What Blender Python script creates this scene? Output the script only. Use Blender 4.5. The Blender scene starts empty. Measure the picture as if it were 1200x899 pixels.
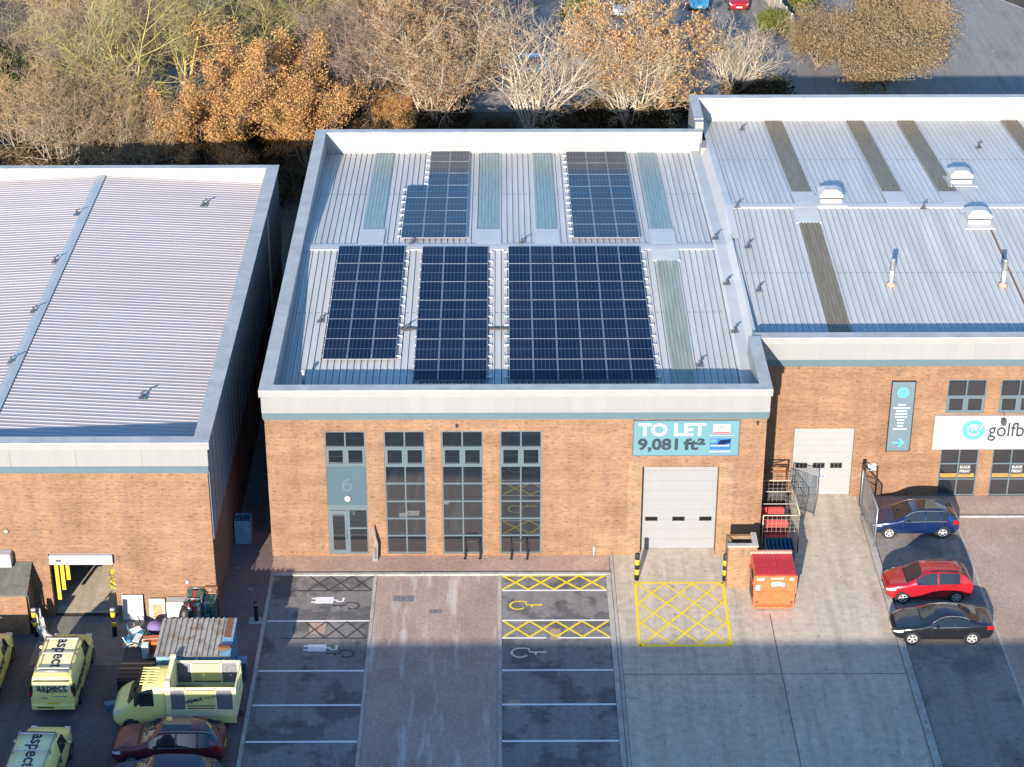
import bpy, bmesh, math, random
import numpy as np
from mathutils import Vector, Matrix
R_ = random.Random(7)
C = bpy.context.scene.collection
S = bpy.context.scene
rad = math.radians

# ------------------------------------------------------------------ materials
MATS = {}
def _new(name):
    m = bpy.data.materials.new(name); m.use_nodes = True
    nt = m.node_tree; b = nt.nodes['Principled BSDF']
    MATS[name] = m
    return m, nt, b
def _n(nt, t, **kw):
    n = nt.nodes.new(t)
    for k, v in kw.items():
        if k in n.inputs: n.inputs[k].default_value = v
        else: setattr(n, k, v)
    return n
def _pos(nt, scale=(1, 1, 1), obj=False):
    if obj:
        g = nt.nodes.new('ShaderNodeTexCoord'); o = g.outputs['Object']
    else:
        g = nt.nodes.new('ShaderNodeNewGeometry'); o = g.outputs['Position']
    mp = nt.nodes.new('ShaderNodeMapping'); mp.inputs['Scale'].default_value = scale
    nt.links.new(o, mp.inputs[0])
    return mp.outputs[0]
def _noise(nt, vec, scale, detail=4, rough=.6):
    n = _n(nt, 'ShaderNodeTexNoise', Scale=scale, Detail=detail, Roughness=rough)
    nt.links.new(vec, n.inputs['Vector']); return n.outputs['Fac']
def _ramp(nt, fac, stops):
    r = nt.nodes.new('ShaderNodeValToRGB')
    e = r.color_ramp.elements
    while len(e) < len(stops): e.new(.5)
    for i, (p, c) in enumerate(stops):
        e[i].position = p; e[i].color = (*c[:3], 1) if not isinstance(c, (int, float)) else (c, c, c, 1)
    nt.links.new(fac, r.inputs[0]); return r.outputs[0]
def _mix(nt, fac, a, b, mode='MIX'):
    m = nt.nodes.new('ShaderNodeMix'); m.data_type = 'RGBA'; m.blend_type = mode
    for sock, v in ((m.inputs[0], fac), (m.inputs[6], a), (m.inputs[7], b)):
        if isinstance(v, (int, float)): sock.default_value = v
        elif isinstance(v, tuple): sock.default_value = (*v[:3], 1)
        else: nt.links.new(v, sock)
    return m.outputs[2]
def _math(nt, op, a, b=None):
    m = nt.nodes.new('ShaderNodeMath'); m.operation = op
    for i, v in enumerate((a, b)):
        if v is None: continue
        if isinstance(v, (int, float)): m.inputs[i].default_value = v
        else: nt.links.new(v, m.inputs[i])
    return m.outputs[0]
def _bump(nt, b, h, strength=.3, dist=.02):
    n = _n(nt, 'ShaderNodeBump', Strength=strength, Distance=dist)
    nt.links.new(h, n.inputs['Height']); nt.links.new(n.outputs[0], b.inputs['Normal'])

def _n_col(nt, vec):
    n = _n(nt, 'ShaderNodeTexNoise', Scale=.8, Detail=4); nt.links.new(vec, n.inputs['Vector']); m = nt.nodes.new('ShaderNodeVectorMath'); m.operation = 'SCALE'; m.inputs['Scale'].default_value = 30; nt.links.new(n.outputs['Color'], m.inputs[0]); return m.outputs[0]

def plain(name, col, rough=.5, metal=0, var=.12, scale=1.5, coat=0, obj=False, spec=.5, streak=None):
    m, nt, b = _new(name)
    p = _pos(nt, streak or (1, 1, 1), obj)
    f = _noise(nt, p, scale, 5)
    lo = tuple(c * (1 - var) for c in col); hi = tuple(min(1, c * (1 + var)) for c in col)
    nt.links.new(_ramp(nt, f, [(.3, lo), (.7, hi)]), b.inputs['Base Color'])
    b.inputs['Roughness'].default_value = rough; b.inputs['Metallic'].default_value = metal
    b.inputs['Coat Weight'].default_value = coat; b.inputs['Coat Roughness'].default_value = .06
    b.inputs['Specular IOR Level'].default_value = spec
    return m

def brick_mat(name, c1, c2, mortar, pale, bw=.225, bh=.075, pale_amt=.5):
    m, nt, b = _new(name)
    g = nt.nodes.new('ShaderNodeNewGeometry'); s = nt.nodes.new('ShaderNodeSeparateXYZ')
    nt.links.new(g.outputs['Position'], s.inputs[0])
    u = _math(nt, 'ADD', s.outputs[0], s.outputs[1])
    c = nt.nodes.new('ShaderNodeCombineXYZ'); nt.links.new(u, c.inputs[0]); nt.links.new(s.outputs[2], c.inputs[1])
    t = _n(nt, 'ShaderNodeTexBrick', Scale=1.0)
    t.inputs['Brick Width'].default_value = bw; t.inputs['Row Height'].default_value = bh
    t.inputs['Mortar Size'].default_value = .010; t.inputs['Mortar Smooth'].default_value = .3
    t.inputs['Color1'].default_value = (*c1, 1); t.inputs['Color2'].default_value = (*c2, 1)
    t.inputs['Mortar'].default_value = (*mortar, 1); t.inputs['Bias'].default_value = -.1
    nt.links.new(c.outputs[0], t.inputs['Vector'])
    # per-area tone, dark burnt bricks and pale lime bands
    mp = nt.nodes.new('ShaderNodeMapping'); mp.inputs['Scale'].default_value = (.35, 1.1, 1)
    nt.links.new(c.outputs[0], mp.inputs[0])
    big = _noise(nt, mp.outputs[0], 1.2, 5)
    col = _mix(nt, 1.0, t.outputs['Color'], _ramp(nt, big, [(.3, (.8, .78, .76)), (.7, (1.15, 1.14, 1.12))]), 'MULTIPLY')
    mp2 = nt.nodes.new('ShaderNodeMapping'); mp2.inputs['Scale'].default_value = (1 / bw, 1 / bh, 1)
    nt.links.new(c.outputs[0], mp2.inputs[0])
    spk = _noise(nt, mp2.outputs[0], .9, 1)
    col = _mix(nt, 1.0, col, _ramp(nt, spk, [(.3, (.62, .6, .6)), (.42, (1, 1, 1)), (.62, (1, 1, 1)), (.75, (1.3, 1.22, 1.12))]), 'MULTIPLY')
    mp3 = nt.nodes.new('ShaderNodeMapping'); mp3.inputs['Scale'].default_value = (.5, 5, 1)
    nt.links.new(c.outputs[0], mp3.inputs[0])
    pn = _noise(nt, mp3.outputs[0], 1.0, 3)
    mp4 = nt.nodes.new('ShaderNodeMapping'); mp4.inputs['Scale'].default_value = (.9, .10, 1)
    nt.links.new(c.outputs[0], mp4.inputs[0])
    col = _mix(nt, 1.0, col, _ramp(nt, _noise(nt, mp4.outputs[0], 1.3, 6, .65), [(.3, (.80, .80, .82)), (.5, (1, 1, 1)), (.7, (1.1, 1.08, 1.04))]), 'MULTIPLY')
    pf = _ramp(nt, pn, [(.66, 0), (.74, pale_amt)])
    col = _mix(nt, pf, col, pale)
    nt.links.new(col, b.inputs['Base Color']); b.inputs['Roughness'].default_value = .9
    b.inputs['Specular IOR Level'].default_value = .2
    _bump(nt, b, t.outputs['Fac'], .25, -.01)
    return m

def paving_mat(name, c1, c2, mortar, bw=.2, bh=.1, turn=False, scuff_and_light=None):
    m, nt, b = _new(name)
    p = _pos(nt)
    mp = nt.nodes.new('ShaderNodeMapping')
    if turn: mp.inputs['Rotation'].default_value = (0, 0, rad(90))
    nt.links.new(p, mp.inputs[0])
    t = _n(nt, 'ShaderNodeTexBrick', Scale=1.0)
    t.inputs['Brick Width'].default_value = bw; t.inputs['Row Height'].default_value = bh
    t.inputs['Mortar Size'].default_value = .006
    t.inputs['Color1'].default_value = (*c1, 1); t.inputs['Color2'].default_value = (*c2, 1)
    t.inputs['Mortar'].default_value = (*mortar, 1)
    nt.links.new(mp.outputs[0], t.inputs['Vector'])
    big = _noise(nt, p, .35, 6)
    col = _mix(nt, 1.0, t.outputs['Color'], _ramp(nt, big, [(.3, (.78, .77, .76)), (.7, (1.15, 1.15, 1.15))]), 'MULTIPLY')
    fine = _noise(nt, p, 6, 3)
    col = _mix(nt, 1.0, col, _ramp(nt, fine, [(.3, (.86, .86, .86)), (.7, (1.12, 1.12, 1.12))]), 'MULTIPLY')
    if scuff_and_light:
        mp2 = nt.nodes.new('ShaderNodeMapping'); mp2.inputs['Scale'].default_value = (1.1, .16, 1)
        mp2.inputs['Rotation'].default_value = (0, 0, rad(-16))
        nt.links.new(p, mp2.inputs[0])
        sn = _noise(nt, mp2.outputs[0], .9, 4)
        col = _mix(nt, _ramp(nt, sn, [(.53, 0), (.66, .6)]), col, scuff_and_light)  # pale streaks: scuff wear plus reflected light, both put into the colour
    nt.links.new(col, b.inputs['Base Color']); b.inputs['Roughness'].default_value = .85
    b.inputs['Specular IOR Level'].default_value = .25
    _bump(nt, b, t.outputs['Fac'], .25, -.006)
    return m

def patchy(name, base, dark, light, rough=.85, s1=.5, s2=4.0, dlim=(.5, .62), llim=(.6, .75), damt=.75, lamt=.5, grain=30):
    m, nt, b = _new(name)
    p = _pos(nt)
    a = _noise(nt, p, s1, 7, .62)
    mp = nt.nodes.new('ShaderNodeMapping'); mp.inputs['Location'].default_value = (31, 17, 5)
    nt.links.new(p, mp.inputs[0])
    c2 = _noise(nt, mp.outputs[0], s1 * 1.6, 6, .6)
    col = _mix(nt, _ramp(nt, a, [(dlim[0], 0), (dlim[1], damt)]), base, dark)
    col = _mix(nt, _ramp(nt, c2, [(llim[0], 0), (llim[1], lamt)]), col, light)
    f = _noise(nt, p, s2, 6, .7)
    col = _mix(nt, 1.0, col, _ramp(nt, f, [(.25, (.75, .75, .75)), (.75, (1.22, 1.22, 1.22))]), 'MULTIPLY')
    mq = nt.nodes.new('ShaderNodeMapping'); mq.inputs['Scale'].default_value = (1.6, .09, 1); mq.inputs['Rotation'].default_value = (0, 0, rad(4))
    nt.links.new(p, mq.inputs[0])
    col = _mix(nt, 1.0, col, _ramp(nt, _noise(nt, mq.outputs[0], 1.1, 5, .6), [(.34, (.84, .83, .82)), (.5, (1, 1, 1)), (.68, (1.1, 1.1, 1.1))]), 'MULTIPLY')
    vo = _n(nt, 'ShaderNodeTexVoronoi', Scale=1.1); nt.links.new(p, vo.inputs['Vector'])
    wob = _math(nt, 'ADD', vo.outputs['Distance'], _math(nt, 'MULTIPLY', f, .25))
    col = _mix(nt, 1.0, col, _ramp(nt, wob, [(.17, (.62, .6, .6)), (.21, (1, 1, 1))]), 'MULTIPLY')
    cr = _n(nt, 'ShaderNodeTexVoronoi', Scale=.22, feature='DISTANCE_TO_EDGE'); wv = _mix(nt, .06, p, _n_col(nt, p)); nt.links.new(wv, cr.inputs['Vector'])
    col = _mix(nt, 1.0, col, _ramp(nt, cr.outputs['Distance'], [(.002, (.80, .79, .78)), (.006, (1, 1, 1))]), 'MULTIPLY')
    g = _noise(nt, p, grain, 2, .6)
    col = _mix(nt, 1.0, col, _ramp(nt, g, [(.3, (.85, .85, .85)), (.7, (1.15, 1.15, 1.15))]), 'MULTIPLY')
    nt.links.new(col, b.inputs['Base Color']); b.inputs['Roughness'].default_value = rough
    b.inputs['Specular IOR Level'].default_value = .3
    _bump(nt, b, g, .2, .01)
    return m

def worn_paint(name, col, lim=(.30, .46), scale=5):
    """road paint worn through to the surface below (transparent where worn)"""
    m, nt, b = _new(name)
    p = _pos(nt); f = _noise(nt, p, scale, 6, .7)
    b.inputs['Base Color'].default_value = (*col, 1); b.inputs['Roughness'].default_value = .75
    nt.links.new(_ramp(nt, f, [(lim[0], 0), (lim[1], 1)]), b.inputs['Alpha'])
    return m

def glass_mat(name, col=(.012, .016, .02), rough=.03, ior=1.7):
    m, nt, b = _new(name)
    b.inputs['Base Color'].default_value = (*col, 1); b.inputs['Roughness'].default_value = rough
    b.inputs['IOR'].default_value = ior
    return m

def leaf_mat(name, cols, trans=.35):
    m, nt, b = _new(name)
    oi = nt.nodes.new('ShaderNodeNewGeometry')
    rnd = oi.outputs['Random Per Island']
    st = [(i / max(1, len(cols) - 1), c) for i, c in enumerate(cols)]
    col = _ramp(nt, rnd, st)
    nt.links.new(col, b.inputs['Base Color']); b.inputs['Roughness'].default_value = .7
    b.inputs['Specular IOR Level'].default_value = .2
    t = nt.nodes.new('ShaderNodeBsdfTranslucent'); nt.links.new(col, t.inputs[0])
    mx = nt.nodes.new('ShaderNodeMixShader'); mx.inputs[0].default_value = trans
    nt.links.new(b.outputs[0], mx.inputs[1]); nt.links.new(t.outputs[0], mx.inputs[2])
    out = nt.nodes['Material Output']; nt.links.new(mx.outputs[0], out.inputs[0])
    return m

def pv_mat(name):
    """one solar panel: dark cells, fine pale bus lines, brighter half-cut line"""
    m, nt, b = _new(name)
    tc = nt.nodes.new('ShaderNodeTexCoord'); s = nt.nodes.new('ShaderNodeSeparateXYZ')
    nt.links.new(tc.outputs['Object'], s.inputs[0])
    def line(coord, pitch, half, off=0):
        a = _math(nt, 'ADD', coord, off); a = _math(nt, 'DIVIDE', a, pitch)
        a = _math(nt, 'FRACT', a); a = _math(nt, 'SUBTRACT', a, .5); a = _math(nt, 'ABSOLUTE', a)
        return _math(nt, 'GREATER_THAN', a, .5 - half / pitch)
    lx = line(s.outputs[0], 1.16 / 6, .0065, 10 * 1.16 / 6)
    ly = line(s.outputs[1], 1.94 / 20, .0030, 970.0 / 10)
    ay = _math(nt, 'ABSOLUTE', s.outputs[1])
    mid = _math(nt, 'LESS_THAN', ay, .017)
    oi = nt.nodes.new('ShaderNodeObjectInfo')
    cell = _ramp(nt, oi.outputs['Random'], [(0, (.002, .008, .024)), (.5, (.004, .012, .034)), (1, (.007, .014, .030))])
    col = _mix(nt, _math(nt, 'MULTIPLY', ly, .2), cell, (.06, .08, .11))
    col = _mix(nt, _math(nt, 'MULTIPLY', lx, .55), col, (.16, .19, .24))
    col = _mix(nt, _math(nt, 'MULTIPLY', mid, .7), col, (.16, .25, .29))
    nt.links.new(col, b.inputs['Base Color']); b.inputs['Roughness'].default_value = .18
    b.inputs['IOR'].default_value = 1.2
    return m

# ------------------------------------------------------------------ mesh builder
class MB:
    def __init__(s): s.v = []; s.f = []; s.mi = []; s.sm = []
    def add(s, vs, fs, mi=0, smooth=False):
        o = len(s.v); s.v.extend([tuple(v) for v in vs])
        for f in fs: s.f.append(tuple(i + o for i in f)); s.mi.append(mi); s.sm.append(smooth)
        return s
    def quad(s, a, b, c, d, mi=0): return s.add([a, b, c, d], [(0, 1, 2, 3)], mi)
    def poly(s, pts, mi=0): return s.add(pts, [tuple(range(len(pts)))], mi)
    def box(s, x0, x1, y0, y1, z0, z1, mi=0, bev=0):
        if bev:
            b = bev
            vs = []
            for z, i in ((z0, b), (z0 + b, 0), (z1 - b, 0), (z1, b)):
                vs += [(x0 + i, y0 + i, z), (x1 - i, y0 + i, z), (x1 - i, y1 - i, z), (x0 + i, y1 - i, z)]
            fs = [(3, 2, 1, 0), (12, 13, 14, 15)]
            for r in range(3):
                for k in range(4):
                    a = r * 4 + k; c = r * 4 + (k + 1) % 4
                    fs.append((a, c, c + 4, a + 4))
            return s.add(vs, fs, mi)
        vs = [(x0, y0, z0), (x1, y0, z0), (x1, y1, z0), (x0, y1, z0), (x0, y0, z1), (x1, y0, z1), (x1, y1, z1), (x0, y1, z1)]
        return s.add(vs, [(3, 2, 1, 0), (4, 5, 6, 7), (0, 1, 5, 4), (1, 2, 6, 5), (2, 3, 7, 6), (3, 0, 4, 7)], mi)
    def obox(s, c, sx, sy, sz, rz=0, mi=0, tilt=None):
        M = Matrix.Rotation(rz, 3, 'Z')
        if tilt: M = M @ Matrix.Rotation(tilt[0], 3, tilt[1])
        vs = []
        for z in (-1, 1):
            for (x, y) in ((-1, -1), (1, -1), (1, 1), (-1, 1)):
                vs.append(Vector(c) + M @ Vector((x * sx / 2, y * sy / 2, z * sz / 2)))
        return s.add(vs, [(3, 2, 1, 0), (4, 5, 6, 7), (0, 1, 5, 4), (1, 2, 6, 5), (2, 3, 7, 6), (3, 0, 4, 7)], mi)
    def tube(s, pts, r, n=8, mi=0, caps=True, smooth=True):
        pts = [Vector(p) for p in pts]; rs = r if isinstance(r, (list, tuple)) else [r] * len(pts)
        vs = []; fs = []
        for i, p in enumerate(pts):
            t = (pts[min(i + 1, len(pts) - 1)] - pts[max(i - 1, 0)]).normalized()
            a = t.orthogonal() if abs(t.z) < .9 else t.cross(Vector((0, 1, 0)))
            a.normalize(); b = t.cross(a)
            for k in range(n):
                w = 2 * math.pi * k / n
                vs.append(p + (a * math.cos(w) + b * math.sin(w)) * rs[i])
        for i in range(len(pts) - 1):
            for k in range(n):
                k2 = (k + 1) % n
                fs.append((i * n + k, i * n + k2, (i + 1) * n + k2, (i + 1) * n + k))
        s.add(vs, fs, mi, smooth)
        if caps:
            o = len(s.v) - len(vs)
            s.f.append(tuple(o + k for k in range(n))[::-1]); s.mi.append(mi); s.sm.append(False)
            e = o + (len(pts) - 1) * n
            s.f.append(tuple(e + k for k in range(n))); s.mi.append(mi); s.sm.append(False)
        return s
    def lathe(s, prof, c=(0, 0, 0), axis='Z', n=20, mi=0, smooth=True):
        """prof = [(radius, height)]"""
        vs = []; fs = []
        for (r, h) in prof:
            for k in range(n):
                w = 2 * math.pi * k / n; x, y = r * math.cos(w), r * math.sin(w)
                p = {'Z': (x, y, h), 'Y': (x, h, y), 'X': (h, x, y)}[axis]
                vs.append((p[0] + c[0], p[1] + c[1], p[2] + c[2]))
        for i in range(len(prof) - 1):
            for k in range(n):
                k2 = (k + 1) % n
                fs.append((i * n + k, i * n + k2, (i + 1) * n + k2, (i + 1) * n + k))
        fs.append(tuple(range(n))[::-1]); fs.append(tuple((len(prof) - 1) * n + k for k in range(n)))
        return s.add(vs, fs, mi, smooth)
    def blob(s, c, r, seed=0, jit=.18, sub=2, mi=0, flat=1.0):
        rr = random.Random(seed); bm = bmesh.new(); bmesh.ops.create_icosphere(bm, subdivisions=sub, radius=1)
        vs = []
        for v in bm.verts:
            k = 1 + rr.uniform(-jit, jit)
            vs.append((c[0] + v.co.x * r[0] * k, c[1] + v.co.y * r[1] * k, c[2] + v.co.z * r[2] * k))
        fs = [tuple(v.index for v in f.verts) for f in bm.faces]; bm.free()
        return s.add(vs, fs, mi, True)
    def ribbon(s, pts, w, z, closed=False, mi=0):
        """flat strip of width w following pts (x, y) at height z"""
        n = len(pts); P = [Vector((p[0], p[1], 0)) for p in pts]; L = []
        for i in range(n):
            if closed: a, b = P[i - 1], P[(i + 1) % n]
            else: a, b = P[max(i - 1, 0)], P[min(i + 1, n - 1)]
            t = (b - a).normalized(); L.append(Vector((-t.y, t.x, 0)) * w / 2)
        vs = []
        for p, l in zip(P, L): vs += [(p.x + l.x, p.y + l.y, z), (p.x - l.x, p.y - l.y, z)]
        fs = []
        for i in range(n if closed else n - 1):
            j = (i + 1) % n; fs.append((2 * i + 1, 2 * j + 1, 2 * j, 2 * i))
        return s.add(vs, fs, mi)
    def build(s, name, mats, parent=None, world=True):
        me = bpy.data.meshes.new(name)
        off = Vector((0, 0, 0))
        if world:
            q = parent
            while q is not None: off += q.location; q = q.parent
        me.from_pydata([(v[0] - off.x, v[1] - off.y, v[2] - off.z) for v in s.v], [], s.f)
        if not isinstance(mats, (list, tuple)): mats = [mats]
        for m in mats: me.materials.append(MATS[m] if isinstance(m, str) else m)
        me.polygons.foreach_set('material_index', s.mi)
        me.polygons.foreach_set('use_smooth', s.sm)
        me.update()
        o = bpy.data.objects.new(name, me); C.objects.link(o)
        if parent is not None: o.parent = parent
        return o

def thing(name, label, cat, loc=(0, 0, 0), rz=0, group=None):
    o = bpy.data.objects.new(name, None); C.objects.link(o)
    o.empty_display_size = .3
    o.location = loc; o.rotation_euler = (0, 0, rz)
    return tag(o, label, cat, group)
def tag(o, label, cat, group=None):
    o['label'] = label; o['category'] = cat
    if group: o['group'] = group
    return o
def struct(o): o['kind'] = 'structure'; return o
def stuff(o): o['kind'] = 'stuff'; return o
def recentre(o, p):
    """put a single-mesh thing's origin at its base point p"""
    p = Vector(p); o.data.transform(Matrix.Translation(-p)); o.location = p; return o
def copy_tree(o, parent=None):
    c = o.copy(); C.objects.link(c); c.parent = parent
    for ch in o.children: copy_tree(ch, c)
    return c

def text_obj(name, txt, size, mat, M, parent=None, bold=0.0, extrude=.004, width=None, align='CENTER', spacing=1.0):
    cu = bpy.data.curves.new('lettering', 'FONT'); cu.body = txt; cu.size = size; cu.align_x = align; cu.align_y = 'CENTER'
    cu.offset = bold; cu.extrude = extrude; cu.space_character = spacing; cu.resolution_u = 3
    t = bpy.data.objects.new('t', cu); C.objects.link(t)
    bpy.context.view_layer.update()
    dg = bpy.context.evaluated_depsgraph_get()
    me = bpy.data.meshes.new_from_object(t.evaluated_get(dg))
    bpy.data.objects.remove(t); bpy.data.curves.remove(cu)
    if width and len(me.vertices):
        xs = [v.co.x for v in me.vertices]; k = width / (max(xs) - min(xs)); cx = (max(xs) + min(xs)) / 2
        for v in me.vertices: v.co.x = (v.co.x - cx) * k
    me.transform(M); me.name = name
    me.materials.clear(); me.materials.append(MATS[mat])
    o = bpy.data.objects.new(name, me); C.objects.link(o)
    if parent is not None: o.parent = parent
    return o
def frame_m(o, right, up):
    r = Vector(right).normalized(); u = Vector(up).normalized(); n = r.cross(u)
    M = Matrix(((r.x, u.x, n.x, o[0]), (r.y, u.y, n.y, o[1]), (r.z, u.z, n.z, o[2]), (0, 0, 0, 1)))
    return M

# ------------------------------------------------------------------ palette
brick_mat('brick_orange', (.228, .120, .066), (.184, .092, .050), (.255, .20, .145), (.33, .245, .165))
brick_mat('brick_red', (.224, .116, .062), (.180, .088, .046), (.245, .19, .138), (.32, .235, .16), pale_amt=.35)
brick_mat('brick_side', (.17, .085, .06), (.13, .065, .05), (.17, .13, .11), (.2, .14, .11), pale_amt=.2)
brick_mat('brick_buff', (.27, .17, .095), (.235, .135, .075), (.25, .195, .14), (.34, .265, .19))
plain('fascia_grey', (.215, .217, .22), .55, var=.05, scale=1.1, streak=(1.6, 1.6, .12))
plain('coping_grey', (.33, .33, .325), .5, var=.18, scale=1.1)
plain('coping_edge', (.24, .24, .24), .5, var=.05)
plain('strip_blue', (.075, .118, .142), .5, var=.05)
plain('frame_blue', (.085, .118, .138), .45, var=.04)
plain('panel_teal', (.055, .095, .118), .4, var=.05)
plain('liner_white', (.285, .285, .285), .5, var=.12, scale=1.2, streak=(1.5, 1.5, .15))
plain('roof_main', (.44, .43, .41), .42, metal=.0, var=.14, scale=.35, streak=(3, .25, 1))
plain('rib_shade_left', (.25, .22, .225), .6, var=.1); plain('lap_and_rib_shade', (.10, .11, .12), .6, var=.1)  # dark rib flanks: shade put into the colour; the second also colours lap joints
plain('roof_right', (.42, .42, .41), .42, var=.14, scale=.35, streak=(3, .25, 1))
plain('roof_left', (.37, .33, .325), .45, var=.08, scale=.35, streak=(.25, 3, 1))
plain('roof_flash', (.44, .44, .43), .45, var=.08, scale=.6)
plain('ridge_grey', (.34, .36, .365), .4, var=.06)
plain('skylight_teal', (.185, .25, .245), .35, var=.22, scale=1.2, streak=(6, .4, 1))
plain('skylight_green', (.245, .275, .23), .4, var=.2, scale=1.2, streak=(6, .4, 1))
plain('skylight_brown', (.17, .14, .095), .5, var=.25, scale=1.5, streak=(5, .5, 1))
pv_mat('pv_cells'); plain('pv_frame', (.25, .28, .31), .35, metal=.2, var=.05)
plain('rail_alu', (.6, .6, .6), .35, metal=.5, var=.05)
plain('white_paint', (.38, .38, .38), .45, var=.03)
plain('door_white', (.235, .238, .248), .4, var=.025)
plain('shutter_white', (.265, .265, .27), .45, var=.03)
plain('black', (.012, .012, .013), .5, var=.2)
plain('dark_grey', (.05, .05, .053), .55, var=.15)
plain('steel', (.3, .31, .32), .4, metal=.6, var=.15)
plain('rust', (.17, .075, .035), .8, var=.35, scale=6)
plain('bollard_yellow', (.52, .38, .015), .5, var=.06)
plain('orange_skip', (.50, .125, .045), .5, var=.2, scale=4)
plain('red_lid', (.45, .028, .045), .5, var=.14, scale=4)
plain('red_vinyl', (.42, .05, .045), .45, var=.15)
plain('pink_grime', (.45, .25, .2), .7, var=.2, scale=5)
plain('blue_sheet', (.05, .22, .42), .5, var=.2)
plain('blue_steel', (.16, .30, .40), .5, var=.25, scale=3)
plain('wood', (.33, .20, .10), .75, var=.2, scale=3)
plain('timber_pale', (.42, .36, .28), .8, var=.15, scale=3)
plain('card', (.38, .24, .13), .85, var=.12)
plain('green_crate', (.03, .16, .09), .5, var=.3, scale=5)
plain('teal_crate', (.03, .16, .26), .5, var=.3, scale=5)
plain('cloth_purple', (.16, .12, .25), .8, var=.2)
plain('yellow_plastic', (.47, .37, .03), .5, var=.1)
plain('wall_dark', (.05, .05, .055), .8, var=.15)
plain('wall_grey', (.33, .32, .31), .8, var=.1)
plain('bark_dark', (.075, .06, .045), .9, var=.3, scale=3)
plain('van_yellow', (.74, .68, .24), .4, var=.03, coat=.3); plain('shelf_amber', (.26, .16, .045), .6, var=.2, scale=6)
plain('van_panel', (.82, .755, .42), .4, var=.03)
plain('navy', (.012, .022, .07), .5, var=.05)
plain('sign_teal', (.088, .20, .235), .45, var=.03)
plain('sign_grey', (.105, .15, .175), .45, var=.04)
plain('logo_cyan', (.075, .32, .38), .45, var=.02)
plain('slate', (.07, .10, .125), .5, var=.05); plain('mesh_dark', (.15, .15, .16), .6, var=.25, scale=9); plain('ink', (.022, .030, .042), .5, var=.05); plain('road_white', (.72, .72, .70), .7, var=.08, scale=4); plain('matt_navy', (.05, .07, .10), .7, var=.1); plain('cladding_dark', (.12, .15, .19), .5, var=.06)
plain('logo_blue', (.02, .10, .42), .45, var=.05)
plain('sign_red', (.45, .05, .05), .5, var=.05)
plain('tyre', (.014, .014, .015), .8, var=.2)
plain('alloy', (.42, .42, .43), .35, metal=.15, var=.05)
plain('paint_blue', (.006, .018, .075), .25, metal=.25, var=.03, coat=1)
plain('paint_red', (.36, .012, .02), .25, metal=.2, var=.03, coat=1)
plain('paint_black', (.012, .013, .016), .2, metal=.1, var=.03, coat=1)
plain('paint_maroon', (.10, .018, .028), .4, metal=.1, var=.03, coat=.35)
plain('paint_navy', (.035, .06, .12), .3, metal=.2, var=.03, coat=1)
plain('paint_skyblue', (.05, .27, .46), .3, var=.03, coat=1)
plain('paint_silver', (.42, .46, .5), .3, metal=.3, var=.03, coat=1)
plain('lamp_clear', (.55, .57, .6), .1, var=.05)
plain('lamp_red', (.35, .01, .012), .15, var=.05)
plain('plate_yellow', (.65, .50, .04), .5, var=.03)
plain('plate_white', (.65, .65, .62), .5, var=.03)
glass_mat('window_glass', (.010, .013, .017), .02, 2.3); glass_mat('car_glass', (.012, .018, .022), .03, 1.6)
glass_mat('black_glass', (.004, .005, .006), .04, 1.5)
patchy('asphalt_yard', (.10, .095, .10), (.07, .068, .072), (.15, .142, .138), s1=.35)
patchy('asphalt_bay', (.215, .20, .19), (.095, .092, .092), (.28, .262, .25), s1=.45, dlim=(.50, .56), llim=(.60, .74))
patchy('asphalt_right', (.26, .228, .20), (.14, .127, .117), (.31, .28, .245), s1=.4)
patchy('asphalt_road', (.23, .215, .20), (.16, .15, .145), (.28, .265, .245), s1=.2, damt=.5)
patchy('concrete', (.51, .43, .335), (.42, .36, .29), (.58, .50, .40), s1=.3, s2=2.5, damt=.55, lamt=.5)
patchy('concrete_kerb', (.42, .39, .345), (.32, .30, .27), (.5, .47, .42), s1=.8)
patchy('garage_concrete', (.20, .185, .17), (.13, .12, .115), (.26, .24, .215), s1=.6)
patchy('alley_slab', (.10, .105, .11), (.07, .075, .08), (.16, .155, .14), s1=.6)
patchy('leaf_litter', (.075, .058, .04), (.04, .034, .026), (.13, .085, .045), s1=.4, s2=2)
patchy('grass_verge', (.10, .115, .04), (.06, .075, .03), (.16, .12, .06), s1=.6, s2=3)
patchy('felt_roof', (.10, .098, .085), (.065, .065, .06), (.15, .14, .12), s1=1.2)
patchy('corr_rust', (.33, .31, .27), (.20, .14, .09), (.42, .42, .40), s1=1.3, s2=6, dlim=(.5, .6), damt=.8)
paving_mat('paving_pink', (.47, .325, .25), (.385, .265, .21), (.26, .19, .16), scuff_and_light=None)
paving_mat('paving_aisle', (.44, .335, .275), (.37, .285, .24), (.25, .20, .175), turn=True, scuff_and_light=(.64, .60, .55))
paving_mat('paving_dark', (.20, .145, .14), (.17, .128, .13), (.12, .10, .10))
paving_mat('paving_right', (.44, .325, .26), (.37, .275, .225), (.26, .205, .17), turn=True)
worn_paint('line_white', (.74, .74, .72), (.20, .33)); worn_paint('line_yellow', (.72, .56, .03), (.26, .40), 4)
worn_paint('line_cream', (.66, .60, .42), (.27, .40), 6); worn_paint('line_black', (.045, .045, .05), (.33, .48), 6)
worn_paint('line_faint', (.42, .42, .41), (.46, .58), 3)
plain('twig_tan', (.27, .185, .10), .85, var=.25, scale=2); plain('twig_pale', (.34, .27, .185), .85, var=.2, scale=2)
plain('twig_olive', (.215, .185, .085), .85, var=.25, scale=2); plain('twig_red', (.19, .135, .105), .85, var=.25, scale=2)
plain('bark_moss', (.33, .28, .09), .9, var=.35, scale=3); plain('bark_pale', (.47, .41, .32), .9, var=.25, scale=3)
plain('bark_grey', (.22, .185, .145), .9, var=.3, scale=3)
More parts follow.
